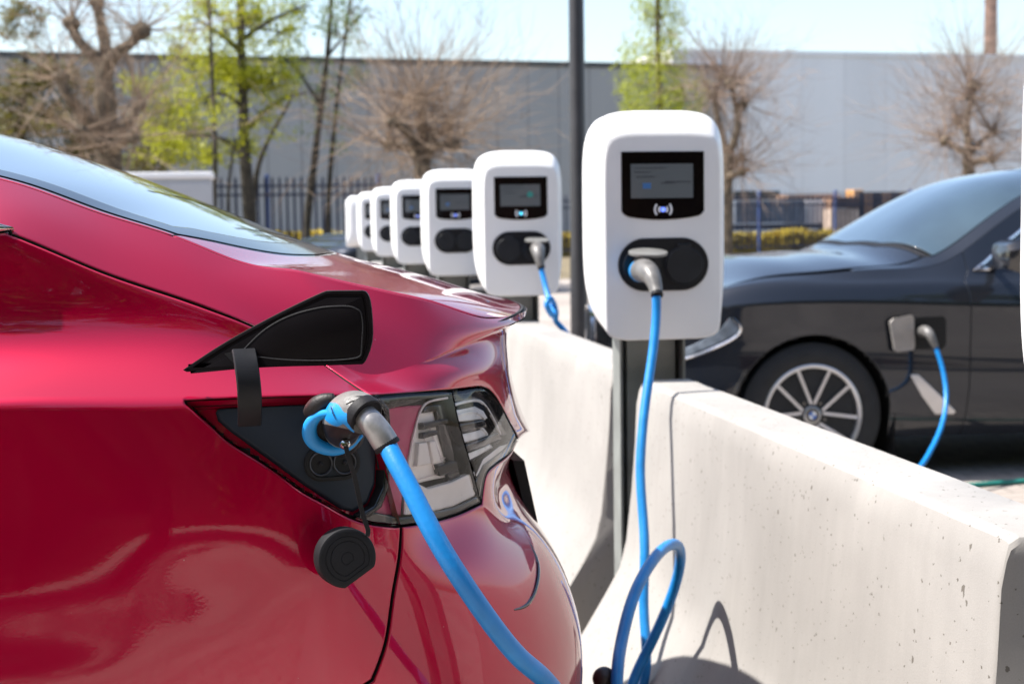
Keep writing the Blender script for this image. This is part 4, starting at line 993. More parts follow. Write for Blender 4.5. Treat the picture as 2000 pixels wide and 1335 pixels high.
    # steel channel post
    mb = MB(); x = .0835; t = .006
    ch = [(-x, -.055), (-x + t, -.055), (-x + t, .030 - t), (x - t, .030 - t), (x - t, -.055), (x, -.055), (x, .030), (-x, .030)]
    mb.loft([[(a, b, 0) for a, b in ch], [(a, b, ZB + .05) for a, b in ch]]); po = mb.build("post", M['post_steel'], o, smooth=0, local=True)
    mb = MB(); mb.box((.004, -.015, ZB / 2), (.126, .012, ZB + .02), bev=.002); mb.build("post_cover", M['post_steel'], po, smooth=0, local=True)
    mb = MB(); mb.box((0, -.01, .008), (.26, .22, .016), bev=.003); mb.build("base_plate", M['post_steel'], po, smooth=0, local=True)
    for c in o.children: c.scale = (1.06, 1, 1)
    return o
CXP = 1.000
chargers = []
proto = make_charger(None)
clab = ["white charger at the right picture edge, showing only its left side", "largest fully visible white charger, blue cable in its left socket", "white charger with blue cable in its right socket beside the lamp post",
        "white charger with both sockets closed, third from the nearest one", "fourth white charger of the receding row, screen half hidden", "fifth white charger of the row, partly behind the fourth", "sixth white charger of the row, small, partly behind the fifth", "farthest white charger, turned sideways at the row's end"]
for k in range(8):
    if k == 1: o = make_charger(-1)
    elif k == 2: o = make_charger(1, 'led_cyan')
    elif k == 0: o = proto
    else: o = copy_tree(proto)
    y = 3.80 + PER * (k - 1) + .17
    if k == 0: y = 1.54 + .17
    o.location = (CXP + (.0085 * (y - 3.9) if k else .02), y - (.09 if k == 0 else 0), 0)
    if k == 7: o.rotation_euler = (0, 0, R(-98)); o.location = (CXP + .12, y + .15, 0)
    tag(o, clab[k], "charging station", "white charging stations in a row"); chargers.append(o)

# plug in charger one (belongs to the cable)
def small_plug(parent, px_pts, Ys, name="plug"):
    pts = smooth_path([atY(x, y, Y) for (x, y), Y in zip(px_pts, Ys)], 24)
    r_ = list(ncs([0, .3, .55, .8, 1], [[.028], [.029], [.026], [.0185], [.0145]], np.linspace(0, 1, 24))[:, 0])
    mb = MB(); mb.tube(pts, r_, 32)
    for k, f in enumerate(mb.f):
        if k // 32 < 5: mb.m[k] = 1
    p = mb.build(name, [M['plug_grey'], M['blue_rubber']], parent, smooth=60)
    d = (pts[-1] - pts[-2]).normalized(); mb = MB(); mb.lathe([(-.004, .0148), (.004, .0152), (.006, .0145), (.006, .012)], pts[-1], d, 24); mb.build("gland", M['rubber'], p)
    return p
small_plug(cab, [(1249, 529), (1254, 528), (1264, 530), (1274, 543), (1280, 560), (1283, 574)], [3.79, 3.73, 3.66, 3.62, 3.60, 3.585])
# second cable, hanging from the next charger
cab2 = empty("charging_cable", (.9, 5.9, 0)); tag(cab2, "blue cable hanging from the right socket of the second charger", "charging cable", "blue charging cables")
small_plug(cab2, [(1050, 488), (1050, 486), (1050, 489), (1053, 502), (1055, 514), (1057, 522)], [6.09, 6.02, 5.96, 5.93, 5.92, 5.915])
c2 = smooth_path([atY(1057, 524, 5.915), atY(1062, 545, 5.90), atY(1073, 585, 5.84), atY(1081, 605, 5.78), atY(1080, 616, 5.74), atY(1072, 606, 5.72), atY(1068, 592, 5.72), atY(1073, 583, 5.74), atY(1081, 592, 5.78), atY(1086, 614, 5.82), vv(1.113, 5.86, .842), vv(1.165, 5.84, .77), vv(1.22, 5.80, .4), vv(1.42, 5.66, .013), vv(1.6, 5.3, .013)], 160)
mb = MB(); mb.tube(c2, RC, 12); mb.build("cord", M['blue'], cab2, smooth=60)
# dark rubber knob on the barrier foot
kn = empty("bollard_knob", tuple(atY(1180, 1322, 2.6))); tag(kn, "small dark brown knob on a stick in front of the barrier foot", "knob")
M['knob'] = mat('knob_brown', (.035, .022, .018), .45, noise=.3, nscale=60)
c = atY(1180, 1324, 2.6); mb = MB(); mb.lathe([(.021 * math.sin(a), .021 * math.cos(a)) for a in [R(-85 + 170 * k / 14) for k in range(15)]], c, (0, 0, 1), 24); mb.build("knob", M['knob'], kn)
mb = MB(); mb.tube([c - Vector((0, 0, .015)), Vector((c.x, c.y, 0))], .009, 12); mb.build("stick", M['knob'], kn)
# teal cable lying on the ground beyond the barrier
tcb = MB(); tcb.tube(smooth_path([vv(2.0, 6.35, .013), vv(2.9, 6.42, .013), vv(3.6, 6.52, .013), vv(4.6, 6.50, .013), vv(6.0, 6.2, .013)], 60), .012, 10)
M['teal'] = mat('teal_hose', (.01, .16, .13), .5, noise=.1, nscale=10)
tag(tcb.build("garden_hose", M['teal']), "teal green hose lying on the paving beside the dark grey car", "hose")
# lamp post
lp_o = empty("lamp_post", tuple(atZ(1133, 740, 0)))
b0 = lp_o.location; D_ = (b0 - CAM).dot(cF); top = atY(1120.5, 0, b0.y); tag(lp_o, "dark grey lamp post standing between the two nearest chargers", "lamp post")
axis = (top - atY(1129, 590, b0.y)).normalized(); rad = 16 / 3000 * D_
M['lamp_steel'] = mat('lamp_steel', (.045, .043, .045), .42, .2, noise=.12, nscale=8, bump=.02, bscale=300)
mb = MB(); z_ = [0, .9, 1.0, 1.02, 6.0]; mb.lathe([(0, rad * 1.1), (.9, rad * 1.08), (.95, rad), (6.2, rad * .8)], b0, Vector((0, 0, 1)), 32); mb.build("pole", M['lamp_steel'], lp_o)
mb = MB(); mb.lathe([(6.2, .05), (6.22, .2), (6.3, .26), (6.36, .25), (6.45, .08), (6.46, 0)], b0, Vector((0, 0, 1)), 32); mb.build("lamp_head", M['lamp_steel'], lp_o)
# ------------------------------------------------------------------ dark grey saloon across the barrier
GY, GS = 7.635, 6.70
grey = empty("parked_car", (4.0, GY, 0)); tag(grey, "dark grey metallic saloon beyond the barrier, charging from its front wing", "car", "cars at the charging stations")
def grow(zn, z1, zd, zr, yo, dx):
    return [vv(1.66 + dx, GY, zn), vv(1.69 + dx, GY - .42, zn), vv(1.80 + dx * .8, GY - .72, zn * .7 + z1 * .3), vv(2.06 + dx * .3, GS + .05 + yo, zn * .2 + z1 * .8), vv(2.5, GS + yo, z1), vv(3.3, GS + .005 + yo, zd), vv(4.5, GS + yo, zd), vv(5.4, GS + .01 + yo, zr), vv(6.1, GS + .07 + yo, zr), vv(6.42 - dx * .3, GS + .33 + yo * .5, zr), vv(6.56 - dx, GY, zr)]
grows = [grow(.19, .20, .19, .22, .075, .10), grow(.30, .30, .26, .32, .03, .03), grow(.46, .46, .42, .48, .0, .0), grow(.62, .62, .58, .62, .004, .0), grow(.70, .76, .735, .77, .0, .01), grow(.755, .845, .81, .84, -.006, .02),
         grow(.785, .915, .905, .95, .03, .05), grow(.795, .938, .935, .985, .06, .065),
         [vv(1.735, GY, .80), vv(1.77, GY - .42, .803), vv(1.90, GY - .72, .845), vv(2.2, 6.825, .94), vv(2.5, 6.81, .965), vv(2.9, 6.81, .985), vv(3.15, 6.83, 1.005), vv(3.35, 6.87, 1.11), vv(3.58, 6.94, 1.245), vv(3.9, 7.02, 1.375), vv(4.4, 7.06, 1.42), vv(4.9, 7.06, 1.41), vv(5.4, 7.02, 1.28), vv(5.8, 6.97, 1.12), vv(6.1, 6.98, 1.06), vv(6.36, 7.15, 1.03), vv(6.47, GY, 1.03)]]
_gref = np.array([(1.66, GY), (1.69, GY - .42), (1.8, GY - .72), (2.06, GS + .05), (2.5, GS), (3.3, GS), (4.5, GS), (5.4, GS), (6.1, GS + .07), (6.42, GS + .33), (6.56, GY)])
_gl = np.concatenate([[0], np.cumsum(np.linalg.norm(np.diff(_gref, axis=0), axis=1))])
def s_grey(p):
    best = (1e9, 0)
    for i in range(len(_gref) - 1):
        a, b = _gref[i], _gref[i + 1]; q = np.array((p[0], p[1])); d = b - a
        t = min(max((q - a) @ d / (d @ d), 0), 1); e = np.linalg.norm(a + d * t - q)
        if e < best[0]: best = (e, _gl[i] + t * (_gl[i + 1] - _gl[i]))
    return best[1]
gSE = _gl[-1]; gS = np.linspace(0, gSE, 230)
gD = dense_rows(grows, s_grey, gS, gSE); gE = gD[-1].copy()
gG = spline_rows(gD, [(0, 5, 0), (5, 8, 5)], [6, 9])
gm = gG[:, ::-1][:, 1:].copy(); gm[..., 1] = 2 * GY - gm[..., 1]
gW = Patch(np.concatenate([gG, gm], 1), (4, GY, .5)); gAC = gW.ca[gG.shape[1] - 1]; gBT = gW.cb[-1]
def gmir(poly): return [(2 * gAC - a, b) for a, b in poly][::-1]
gcen = [vv(1.735, GY, .80), vv(1.9, GY, .865), vv(2.1, GY, .915)] + [atY(x, y, 7.5) for x, y in ((1415, 508), (1512, 496), (1583, 491), (1638, 488.5), (1701, 450), (1748, 419), (1819, 379), (1890, 349), (1937, 338), (1982, 330))] + [vv(4.5, GY, 1.475), vv(5.0, GY, 1.455), vv(5.45, GY, 1.35), vv(5.9, GY, 1.15), vv(6.2, GY, 1.09), vv(6.47, GY, 1.03)]
gx = [p.x for p in gcen]; gz = [[p.z] for p in gcen]
gX = np.concatenate([np.linspace(1.735, 1.95, 16)[:-1], np.linspace(1.95, 6.2, 150)[:-1], np.linspace(6.2, 6.47, 14)]); gt = np.linspace(-1, 1, 61)
kE = np.argsort(gE[:, 0]); eYg = np.interp(gX, gE[kE, 0], gE[kE, 1]); eZg = np.interp(gX, gE[kE, 0], gE[kE, 2])
zcg = np.interp(gX, np.linspace(gx[0], gx[-1], 400), ncs(gx, gz, np.linspace(gx[0], gx[-1], 400))[:, 0])
gTG = np.zeros((61, len(gX), 3))
for j, t in enumerate(gt):
    gTG[j, :, 0] = gX; gTG[j, :, 1] = GY - t * (GY - eYg)
    gTG[j, :, 2] = zcg + (eZg - zcg) * (abs(t) ** 2.8)
gT = Patch(gTG, (4, GY, .3)); gTB = gT.cb[-1]
def gpos(X, t): return (float(np.interp(X, gX, gT.ca)), float(np.interp(t, gt, gT.cb)))
def gside(x, z): return gW.side(x, z)
WC = atY(1585, 810, 6.74)
def garch(xc, zc, r0):
    out = [gside(xc + r0 * math.cos(math.pi - math.pi * k / 28), max(zc + r0 * math.sin(math.pi * k / 28), .21)) for k in range(29)]
    return [(out[0][0], 0.0)] + out + [(out[-1][0], 0.0)]
gaf = garch(WC.x, WC.z, .372); gar = garch(WC.x + 2.975, WC.z, .372)
def col_at(X, top=None): return [gside(X, z) for z in (.22, .4, .6, .75, .85, .93)]
def seamline(Xs): # list (X,z)
    return [gside(x, z) for x, z in Xs]
fr_seam = [(float(gside(3.22, .22)[0]), 0.0)] + seamline([(3.225, .3), (3.235, .5), (3.24, .7), (3.235, .85), (3.225, .92), (3.26, .965)]); fr_seam += [(fr_seam[-1][0], gBT)]
mid_seam = [(float(gside(4.35, .22)[0]), 0.0)] + seamline([(4.35, .3), (4.36, .6), (4.37, .85), (4.40, .95)]); mid_seam += [(mid_seam[-1][0], gBT)]
re_seam = [(float(gside(5.0, .22)[0]), 0.0)] + seamline([(5.0, .3), (5.1, .45), (5.28, .62), (5.42, .80), (5.42, .95)]); re_seam += [(re_seam[-1][0], gBT)]
P1 = [(0.0, 0.0)] + gaf + fr_seam + [(0.0, gBT)]; P2 = fr_seam[::-1] + mid_seam; P3 = mid_seam[::-1] + re_seam; P4 = re_seam[::-1] + gar + [(gAC, 0.0), (gAC, gBT)]
for mm in (lambda q: q, gmir):
    mb = MB(); gW.piece(mb, mm(P1), step=.02); wing = build_skin(mb, "front_wing", M['grey_paint'], grey)
    for q in (P2, P3):
        mb = MB(); gW.piece(mb, mm(q), step=.02); dr = build_skin(mb, "door", M['grey_paint'], grey)
    mb = MB(); gW.piece(mb, mm(P4), step=.02); build_skin(mb, "rear_wing", M['grey_paint'], grey)
def gtp(name, pts, m, **k):
    mb = MB(); half_ = [gpos(x, t) for x, t in pts]; gT.piece(mb, half_ + [(a, gTB - b) for a, b in half_[::-1]], step=.02, **k); return build_skin(mb, name, M[m], grey)
gtp("bonnet", [(1.74, 1), (2.2, .97), (2.9, .93), (3.08, .90), (2.98, .5), (2.955, 0)], 'grey_paint')
gtp("scuttle", [(2.955, 0), (2.98, .5), (3.08, .90), (2.9, .93), (2.2, .97), (1.74, 1.0), (2.6, 1), (3.15, 1), (3.19, .93), (3.05, .5), (3.01, 0)] if False else [(2.960, .02), (2.985, .5), (3.085, .90), (3.11, .91), (3.01, .5), (2.98, .02)], 'black_plastic')
M['glass_clear_dark'] = mat('windscreen_glass', (.028, .048, .06), .03, 0, coat=1, coat_rough=0, spec=.8, noise=.3, nscale=3)
gtp("windscreen", [(2.982, 0), (3.012, .5), (3.13, .92), (3.55, .90), (3.88, .87), (3.82, .5), (3.79, 0)], 'glass_clear_dark')
gtp("roof", [(3.79, 0), (3.82, .5), (3.88, .87), (3.55, .90), (3.13, .925), (3.09, .905), (2.95, .94), (2.7, .965), (2.7, 1), (3.5, 1), (5.5, 1), (5.75, .92), (5.2, .88), (5.1, .5), (5.05, 0)] , 'grey_paint')
gtp("rear_window", [(5.05, 0), (5.1, .5), (5.2, .88), (5.75, .90), (5.85, .5), (5.88, 0)], 'glass_dark')
gtp("boot_lid", [(5.88, 0), (5.85, .5), (5.75, .9), (5.8, 1), (6.47, 1), (6.47, 0)], 'grey_paint')
mb = MB(); shell(mb, gW, -.016, [gaf, gar, gmir(gaf), gmir(gar)]); shell(mb, gT, -.016, []); build_skin(mb, "inner_structure", M['black_gap'], grey)
def gover(name, poly, m, off=.0015, parent=None, both=True, **k):
    o = None
    for mm in ((lambda q: q, gmir) if both else (lambda q: q,)):
        mb = MB(); gW.piece(mb, mm(poly), gap=0, off=off, thick=.004, step=.012, **k); o = build_skin(mb, name, M[m], parent or grey)
    return o
def gxz(pts): return [gside(x, z) for x, z in pts]
def gpx(pts): return gW.px(pts + [pts[0]], 5, False)[:-1]
gover("side_window", gxz([(3.30, .975), (3.45, 1.065), (3.60, 1.155), (3.8, 1.255), (4.0, 1.325), (4.28, 1.36), (4.28, .985)]), 'glass_dark', .0015)
gover("side_window", gxz([(4.36, 1.36), (4.8, 1.36), (5.1, 1.31), (5.45, 1.16), (5.6, 1.05), (5.4, 1.0), (4.36, .985)]), 'glass_dark', .0015)
for sgn in (1, -1):
    tr = gxz([(4.3, .977), (3.7, .969), (3.29, .968), (3.44, 1.068), (3.59, 1.16), (3.79, 1.262), (3.99, 1.332), (4.28, 1.368)])
    P_, N_ = gW.ev(np.array(resample2(tr if sgn > 0 else gmir(tr), .03, False))); mb = MB(); mb.tube([Vector(p + n * .003) for p, n in zip(P_, N_)], .0085, 8); mb.build("window_trim", M['chrome'], grey)
# headlamp, grille, vent, charge opening
M['head_glass'] = mat('headlamp_glass', (.25, .29, .34), .05, .3, coat=1, coat_rough=0, noise=.4, nscale=25)
hl = gpx([(1321, 688), (1365, 668), (1410, 640), (1425, 620), (1444, 638), (1440, 650), (1400, 672), (1350, 692), (1323, 702)])
hh = gover("headlamp", hl, 'head_glass', .003)
P_, N_ = gW.ev(np.array(gW.px([(1320, 704), (1352, 696), (1400, 677), (1440, 654), (1446, 640), (1430, 622)]))); mb = MB(); mb.tube([Vector(p + n * .005) for p, n in zip(P_, N_)], .008, 8); mb.build("light_strip", M['chrome'], hh)
for sgn in (-1, 1):
    mb = MB(); cyk = GY + sgn * .20
    ring = [(GY + sgn * (.20 + .17 * x), z) for x, z in ((-.95, .70), (-.85, .765), (-.4, .785), (.5, .785), (.95, .755), (1.0, .70), (.85, .60), (.3, .555), (-.5, .555), (-.9, .60))]
    fx = lambda y: 1.66 + .16 * ((y - GY) / .72) ** 2
    mb.loft([[(fx(y) + .04, y, z) for y, z in ring], [(fx(y) - .022, y, z) for y, z in ring], [(fx(y) - .022, cyk + (y - cyk) * .9, .67 + (z - .67) * .88) for y, z in ring], [(fx(y) + .005, cyk + (y - cyk) * .88, .67 + (z - .67) * .86) for y, z in ring]])
    kg = mb.build("grille", [M['chrome']], grey, smooth=40)
    mb = MB()
    for k in range(9):
        yy = cyk + (-.14 + .28 * k / 8); mb.box((fx(yy) - .008, yy, .67), (.02, .008, .17))
    mb.build("grille_bars", M['gloss_black'], kg, smooth=0)
gover("side_vent", gpx([(1777, 731), (1793, 731), (1830, 766), (1866, 803), (1862, 808), (1826, 808), (1800, 772)]), 'alloy', .004)
co = gover("charge_opening", gpx([(1786, 620), (1842, 617), (1848, 625), (1848, 672), (1840, 682), (1786, 682)]), 'black_gap', .002, both=False)
q = [atY(x, y, Y) for x, y, Y in ((1739, 630, 6.67), (1746, 622, 6.672), (1782, 615, 6.678), (1785, 622, 6.68), (1787, 676, 6.68), (1784, 683, 6.68), (1753, 687, 6.67), (1748, 683, 6.668))]
M['flap_brown'] = mat('flap_inside', (.30, .28, .265), .35, .3, coat=.4, noise=.1, nscale=20)
mb = MB(); mb.prism(q, Vector((-.004, .008, 0))); mb.build("charge_flap", M['flap_brown'], grey, smooth=0)
# door mirror
mp_ = atY(1988, 500, 6.52); mb = MB(); mb.loft([[mp_ + Vector((dx, .12 * a * s, .075 * b * s)) for a, b in ((-1, -.6), (-.8, -1), (.8, -1), (1, -.4), (1, .6), (.8, 1), (-.7, 1), (-1, .5))] for dx, s in ((-.10, .25), (-.085, .7), (-.03, 1.0), (.06, 1.0), (.07, .9))])
mb.tube([mp_ + Vector((0, .08, -.05)), mp_ + Vector((.02, .33, -.06))], .02, 8); mb.build("door_mirror", M['gloss_black'], grey)
# alloy wheels
def alloy(parent, c, out, face=True):
    c = Vector(c); ax = Vector((0, out, 0)); r, w, rim = .340, .245, .236
    mb = MB(); mb.lathe([(-w / 2, rim), (-w / 2, r - .03), (-w / 2 + .02, r - .006), (-w / 4, r), (w / 4, r), (w / 2 - .02, r - .005), (w / 2 - .004, r - .03), (w / 2 + .006, r - .055), (w / 2 + .004, rim + .02), (w / 2 - .004, rim + .002), (w / 2 - .02, rim)], c, ax, 64)
    t = mb.build("tyre", M['tyre'], parent)
    b = w / 2 - .012
    mb = MB(); mb.lathe([(-.10, rim - .004), (b, rim - .003), (b + .008, rim + .002), (b + .011, rim - .004), (b + .006, rim - .016), (b - .004, rim - .020), (b - .02, rim - .022), (-.06, rim - .045), (-.06, .05)], c, ax, 64); mb.build("rim", M['alloy'], t)
    mb = MB(); mb.lathe([(-.03, .03), (-.03, .165), (-.018, .165), (-.018, .03)], c, ax, 40); mb.build("brake_disc", M['lamp_silver'], t)
    mb = MB(); u = Vector((1, 0, 0)); z = Vector((0, 0, 1))
    def pol(a, r_, d): return c + (u * math.cos(a) + z * math.sin(a)) * r_ + ax * d
    for k in range(5):
        a0 = R(88 + 72 * k)
        mb2 = MB()
        for sg in (-1, 1):
            h_ = R(7); e_ = R(20.5)
            for (d0, d1, wa, wb, mi) in ((b - .030, b - .004, .019, .021, 1), (b - .008, b + .002, .0135, .015, 0)):
                pa, pb = pol(a0 + sg * h_, .052, 0), pol(a0 + sg * e_, rim - .010, 0)
                dd = (pb - pa).normalized(); nn = dd.cross(ax)
                mb2.prism([pa + nn * wa / 2 + ax * d0, pb + nn * wb / 2 + ax * d0, pb - nn * wb / 2 + ax * d0, pa - nn * wa / 2 + ax * d0], ax * (d1 - d0), mi)
        mb2.build("spoke", [M['alloy'], M['alloy_dark']], t, smooth=0)
        mb = MB(); mb.lathe([(b - .02, .0095), (b - .006, .0095), (b - .006, 0)], pol(a0 + R(36), .066, 0), ax, 12); mb.build("wheel_bolt", M['gloss_black'], t)
    mb = MB(); mb.lathe([(b - .03, .072), (b - .016, .070), (b - .008, .045), (b + .002, .040), (b + .004, .036), (b + .004, 0)], c, ax, 40); hub = mb.build("hub", M['alloy'], t)
    for nm, ra, rb, d, m_, sect in (("badge_ring", .019, .034, .0052, 'gloss_black', None), ("badge_quarter", 0, .019, .0054, 'disp_w', (0, 2)), ("badge_quarter", 0, .019, .0054, 'badge_blue', (1, 3))):
        mb = MB()
        for k in range(32):
            a, a2 = 2 * math.pi * k / 32, 2 * math.pi * (k + 1) / 32
            if sect and (k // 8) not in sect: continue
            mb.add([pol(a, ra, b + d), pol(a, rb, b + d), pol(a2, rb, b + d), pol(a2, ra, b + d)] if ra else [pol(0, 0, b + d), pol(a, rb, b + d), pol(a2, rb, b + d)], [(0, 1, 2, 3)] if ra else [(0, 1, 2)])
        mb.build(nm, M[m_], hub, smooth=0)
M['disp_w'] = mat('badge_white', (.75, .76, .78), .3); M['badge_blue'] = mat('badge_blue', (.02, .12, .45), .3)
alloy(grey, (WC.x, 6.84, WC.z), -1); alloy(grey, (WC.x + 2.975, 6.84, WC.z), -1)
for x in (WC.x, WC.x + 2.975): wheel(grey, (x, 2 * GY - 6.84, WC.z), 1)
for x in (WC.x, WC.x + 2.975):
    mb = MB()
    loops = []
    for y in (6.72, 7.10): loops.append([(x + .40 * math.cos(math.pi * k / 20), y, WC.z - .02 + .40 * math.sin(math.pi * k / 20)) for k in range(21)])
    loops = [[(l[0][0], l[0][1], .12)] + l + [(l[-1][0], l[-1][1], .12)] for l in loops]
    mb.loft(loops, closed=False, cap0=False, cap1=False); mb.add([(x - .40, 7.1, .1), (x + .4, 7.1, .1), (x + .4, 7.1, .76), (x - .4, 7.1, .76)], [(0, 1, 2, 3)]); mb.build("wheel_arch_liner", M['black_gap'], grey)
# its own blue cable
cab3 = empty("charging_cable", (3.0, 6.2, 0)); tag(cab3, "blue cable arcing down from the dark grey car's wing", "charging cable", "blue charging cables")
pp = smooth_path([atY(1800, 648, 6.70), atY(1809, 647, 6.62), atY(1817, 655, 6.585), atY(1823, 668, 6.575), atY(1828, 678, 6.57)], 20)
mb = MB(); mb.tube(pp, list(ncs([0, .3, .6, 1], [[.024], [.026], [.021], [.0145]], np.linspace(0, 1, 20))[:, 0]), 24); mb.build("plug", M['plug_grey'], cab3, smooth=60)
c3 = smooth_path([atY(1828, 679, 6.57), atY(1837, 705, 6.55), atY(1845, 740, 6.52), atY(1848, 775, 6.48), atY(1844, 812, 6.42), atY(1832, 850, 6.34), atY(1815, 884, 6.25), atY(1797, 911, 6.15), atY(1760, 950, 6.0), vv(2.35, 5.6, .08), vv(1.9, 5.0, .014), vv(1.5, 4.0, .014), vv(1.42, 3.0, .014)], 120)
mb = MB(); mb.tube(c3, RC, 12); mb.build("cord", M['blue'], cab3, smooth=60)
far = copy_tree(grey); far.location = (2.45, 24.5, 0); far.rotation_euler = (0, 0, R(40)); tag(far, "black car almost hidden behind the farthest chargers", "car", "cars at the charging stations")
# ------------------------------------------------------------------ warehouses beyond the fence
def cladding(name, col, pitch, seam, seam_dark=.55):
    m = mat(name, col, .6, spec=.35); nt = m.node_tree; b = nt.nodes["Principled BSDF"]
    tc = nt.nodes.new("ShaderNodeTexCoord"); sx = nt.nodes.new("ShaderNodeSeparateXYZ"); nt.links.new(tc.outputs["Object"], sx.inputs[0])
    def math_(op, a, c, d=None):
        n = nt.nodes.new("ShaderNodeMath"); n.operation = op
        for i, v in enumerate((a, c, d)):
            if v is None: continue
            if isinstance(v, (int, float)): n.inputs[i].default_value = v
            else: nt.links.new(v, n.inputs[i])
        return n.outputs[0]
    fx = math_('FRACT', math_('MULTIPLY', sx.outputs[0], 1 / seam), 0)
    line = math_('LESS_THAN', fx, .035)
    nz = nt.nodes.new("ShaderNodeTexNoise"); nz.inputs["Scale"].default_value = .35; nz.inputs["Detail"].default_value = 6
    mp = nt.nodes.new("ShaderNodeMapping"); mp.inputs["Scale"].default_value = (1, 1, .15); nt.links.new(tc.outputs["Object"], mp.inputs[0]); nt.links.new(mp.outputs[0], nz.inputs["Vector"])
    # each panel its own slight tone
    fl = math_('FLOOR', math_('MULTIPLY', sx.outputs[0], 1 / seam), 0); wn = nt.nodes.new("ShaderNodeTexWhiteNoise"); wn.noise_dimensions = '1D'; nt.links.new(fl, wn.inputs["W"])
    v = math_('MULTIPLY', math_('MULTIPLY_ADD', wn.outputs["Value"], .05, .97), math_('MULTIPLY_ADD', nz.outputs["Fac"], .2, .90))
    v = math_('MULTIPLY', v, math_('MULTIPLY_ADD', line, -(1 - seam_dark), 1.0))
    mx = nt.nodes.new("ShaderNodeMix"); mx.data_type = 'RGBA'; mx.blend_type = 'MULTIPLY'; mx.inputs[0].default_value = 1; mx.inputs[6].default_value = (*col, 1)
    nt.links.new(v, mx.inputs[7]); nt.links.new(mx.outputs[2], b.inputs["Base Color"])
    bp = nt.nodes.new("ShaderNodeBump"); bp.inputs["Distance"].default_value = .03; bp.inputs["Strength"].default_value = .5
    nt.links.new(math_('PINGPONG', math_('MULTIPLY', sx.outputs[0], 1 / pitch), .5), bp.inputs["Height"]); nt.links.new(bp.outputs[0], b.inputs["Normal"])
    return m
M['clad_dark'] = cladding('concrete_panels', (.37, .365, .36), 1.6, 1.6)
M['clad_light'] = cladding('corrugated_steel', (.82, .82, .83), .33, 2.4, .88)
M['coping'] = mat('coping', (.07, .07, .07), .5)
M['dark_glass'] = mat('dark_window', (.012, .016, .024), .15, coat=.5, noise=.2, nscale=1)
def warehouse(px0, py0, px1, py1, z, m, label, x_ext0, x_ext1, deep=30):
    a, b = atZ(px0, py0, z), atZ(px1, py1, z); d = (b - a); d.z = 0; d.normalize(); nrm = Vector((-d.y, d.x, 0))
    L0 = a - d * x_ext0; L1 = b + d * x_ext1
    o = empty("warehouse", (L0.x, L0.y, 0), math.atan2(d.y, d.x)); W_ = (L1 - L0).length
    tag(o, label, "warehouse")
    mb = MB(); mb.box((W_ / 2, deep / 2, (z - .25) / 2), (W_, deep, z - .25)); mb.build("wall", M[m], o, smooth=0, local=True)
    mb = MB(); mb.box((W_ / 2, deep / 2, z - .125), (W_ + .12, deep + .12, .25)); mb.build("roof_edge", M['coping' if m == 'clad_dark' else m], o, smooth=0, local=True)
    return o, a, d
wh1, _, _ = warehouse(0, 100, 1222, 123, 8.8, 'clad_dark', "long dark grey warehouse of concrete panels behind the left trees", 14, 5.5)
wh2, a2, d2 = warehouse(1356, 97, 1985, 107, 9.6, 'clad_light', "pale blue grey steel warehouse behind the two bare trees on the right", 1.2, 30)
def on_wall(px, py, a, d):
    n = Vector((-d.y, d.x, 0)); r = ray(px, py); t = (a - CAM).dot(n) / r.dot(n); return CAM + r * t
for (x0, y0, x1, y1) in ((1433, 373, 1476, 389), (1484, 373, 1521, 389)):
    p, q = on_wall(x0, y0, a2, d2), on_wall(x1, y1, a2, d2); c = (p + q) / 2; mb = MB()
    mb.box(c, ((q - p).length * .93, .16, abs(p.z - q.z)), Matrix.Rotation(math.atan2(d2.y, d2.x), 3, 'Z')); mb.build("window", M['dark_glass'], wh2, smooth=0)
# brown chimney behind the pale warehouse
M['chimney'] = mat('rusty_chimney', (.16, .10, .075), .8, noise=.5, nscale=2.2, bump=.3, bscale=6)
ct = atY(1935, 50, 112); ch = empty("chimney", (ct.x, ct.y, 0)); tag(ch, "mottled rusty brown chimney rising behind the pale warehouse", "chimney")
mb = MB(); mb.lathe([(0, .62), (9, .50), (19, .47), (19.3, .52), (19.5, .5), (19.5, 0)], (ct.x, ct.y, 0), (0, 0, 1), 24); mb.build("stack", M['chimney'], ch)

# ------------------------------------------------------------------ blue steel fences, hedges
M['fence_blue'] = mat('fence_blue', (.022, .03, .07), .45, .2, noise=.12, nscale=3)
M['fence_post_blue'] = mat('fence_post_blue', (.075, .12, .30), .42, .2, noise=.1, nscale=3)
def fence(p0, p1, ztop, posts, label, pitch=.155):
    p0 = Vector((p0.x, p0.y, 0)); p1 = Vector((p1.x, p1.y, 0)); d = (p1 - p0).normalized(); L = (p1 - p0).length
    o = empty("steel_fence", p0, math.atan2(d.y, d.x)); tag(o, label, "fence")
    for zr in (ztop - .19, ztop - .38, .22):
        mb = MB(); mb.box((L / 2, .025, zr), (L, .04, .045), bev=.004); mb.build("rail", M['fence_blue'], o, smooth=0, local=True)
    mb = MB(); n = int(L / pitch)
    for k in range(n + 1):
        x = k * pitch; w = .026
        mb.prism([(x - w, -.012, .08), (x + w, -.012, .08), (x + w, -.012, ztop - .05), (x, -.012, ztop + .02), (x - w, -.012, ztop - .05)], (0, .012, 0))
    mb.build("pickets", M['fence_blue'], o, smooth=0, local=True)
    for x in posts(L):
        mb = MB(); mb.box((x, .07, (ztop + .06) / 2), (.085, .085, ztop + .06), bev=.006); mb.build("fence_post", M['fence_post_blue'], o, smooth=0, local=True)
    return o
fl0, fl1 = atY(150, 345, 33), atY(745, 347, 33.8)
ul = (fl1 - fl0).length; k522 = (atY(522, 345, 33.5) - fl0).length / ul
fence(fl0, fl1, 2.17, lambda L: [L * k522 - 5.0, L * k522 - 2.5, L * k522, L - .05], "blue steel railing fence in front of the leafy trees on the left")
fr0, fr1 = atY(1076, 384, 45.5), atY(2300, 386, 46.5)
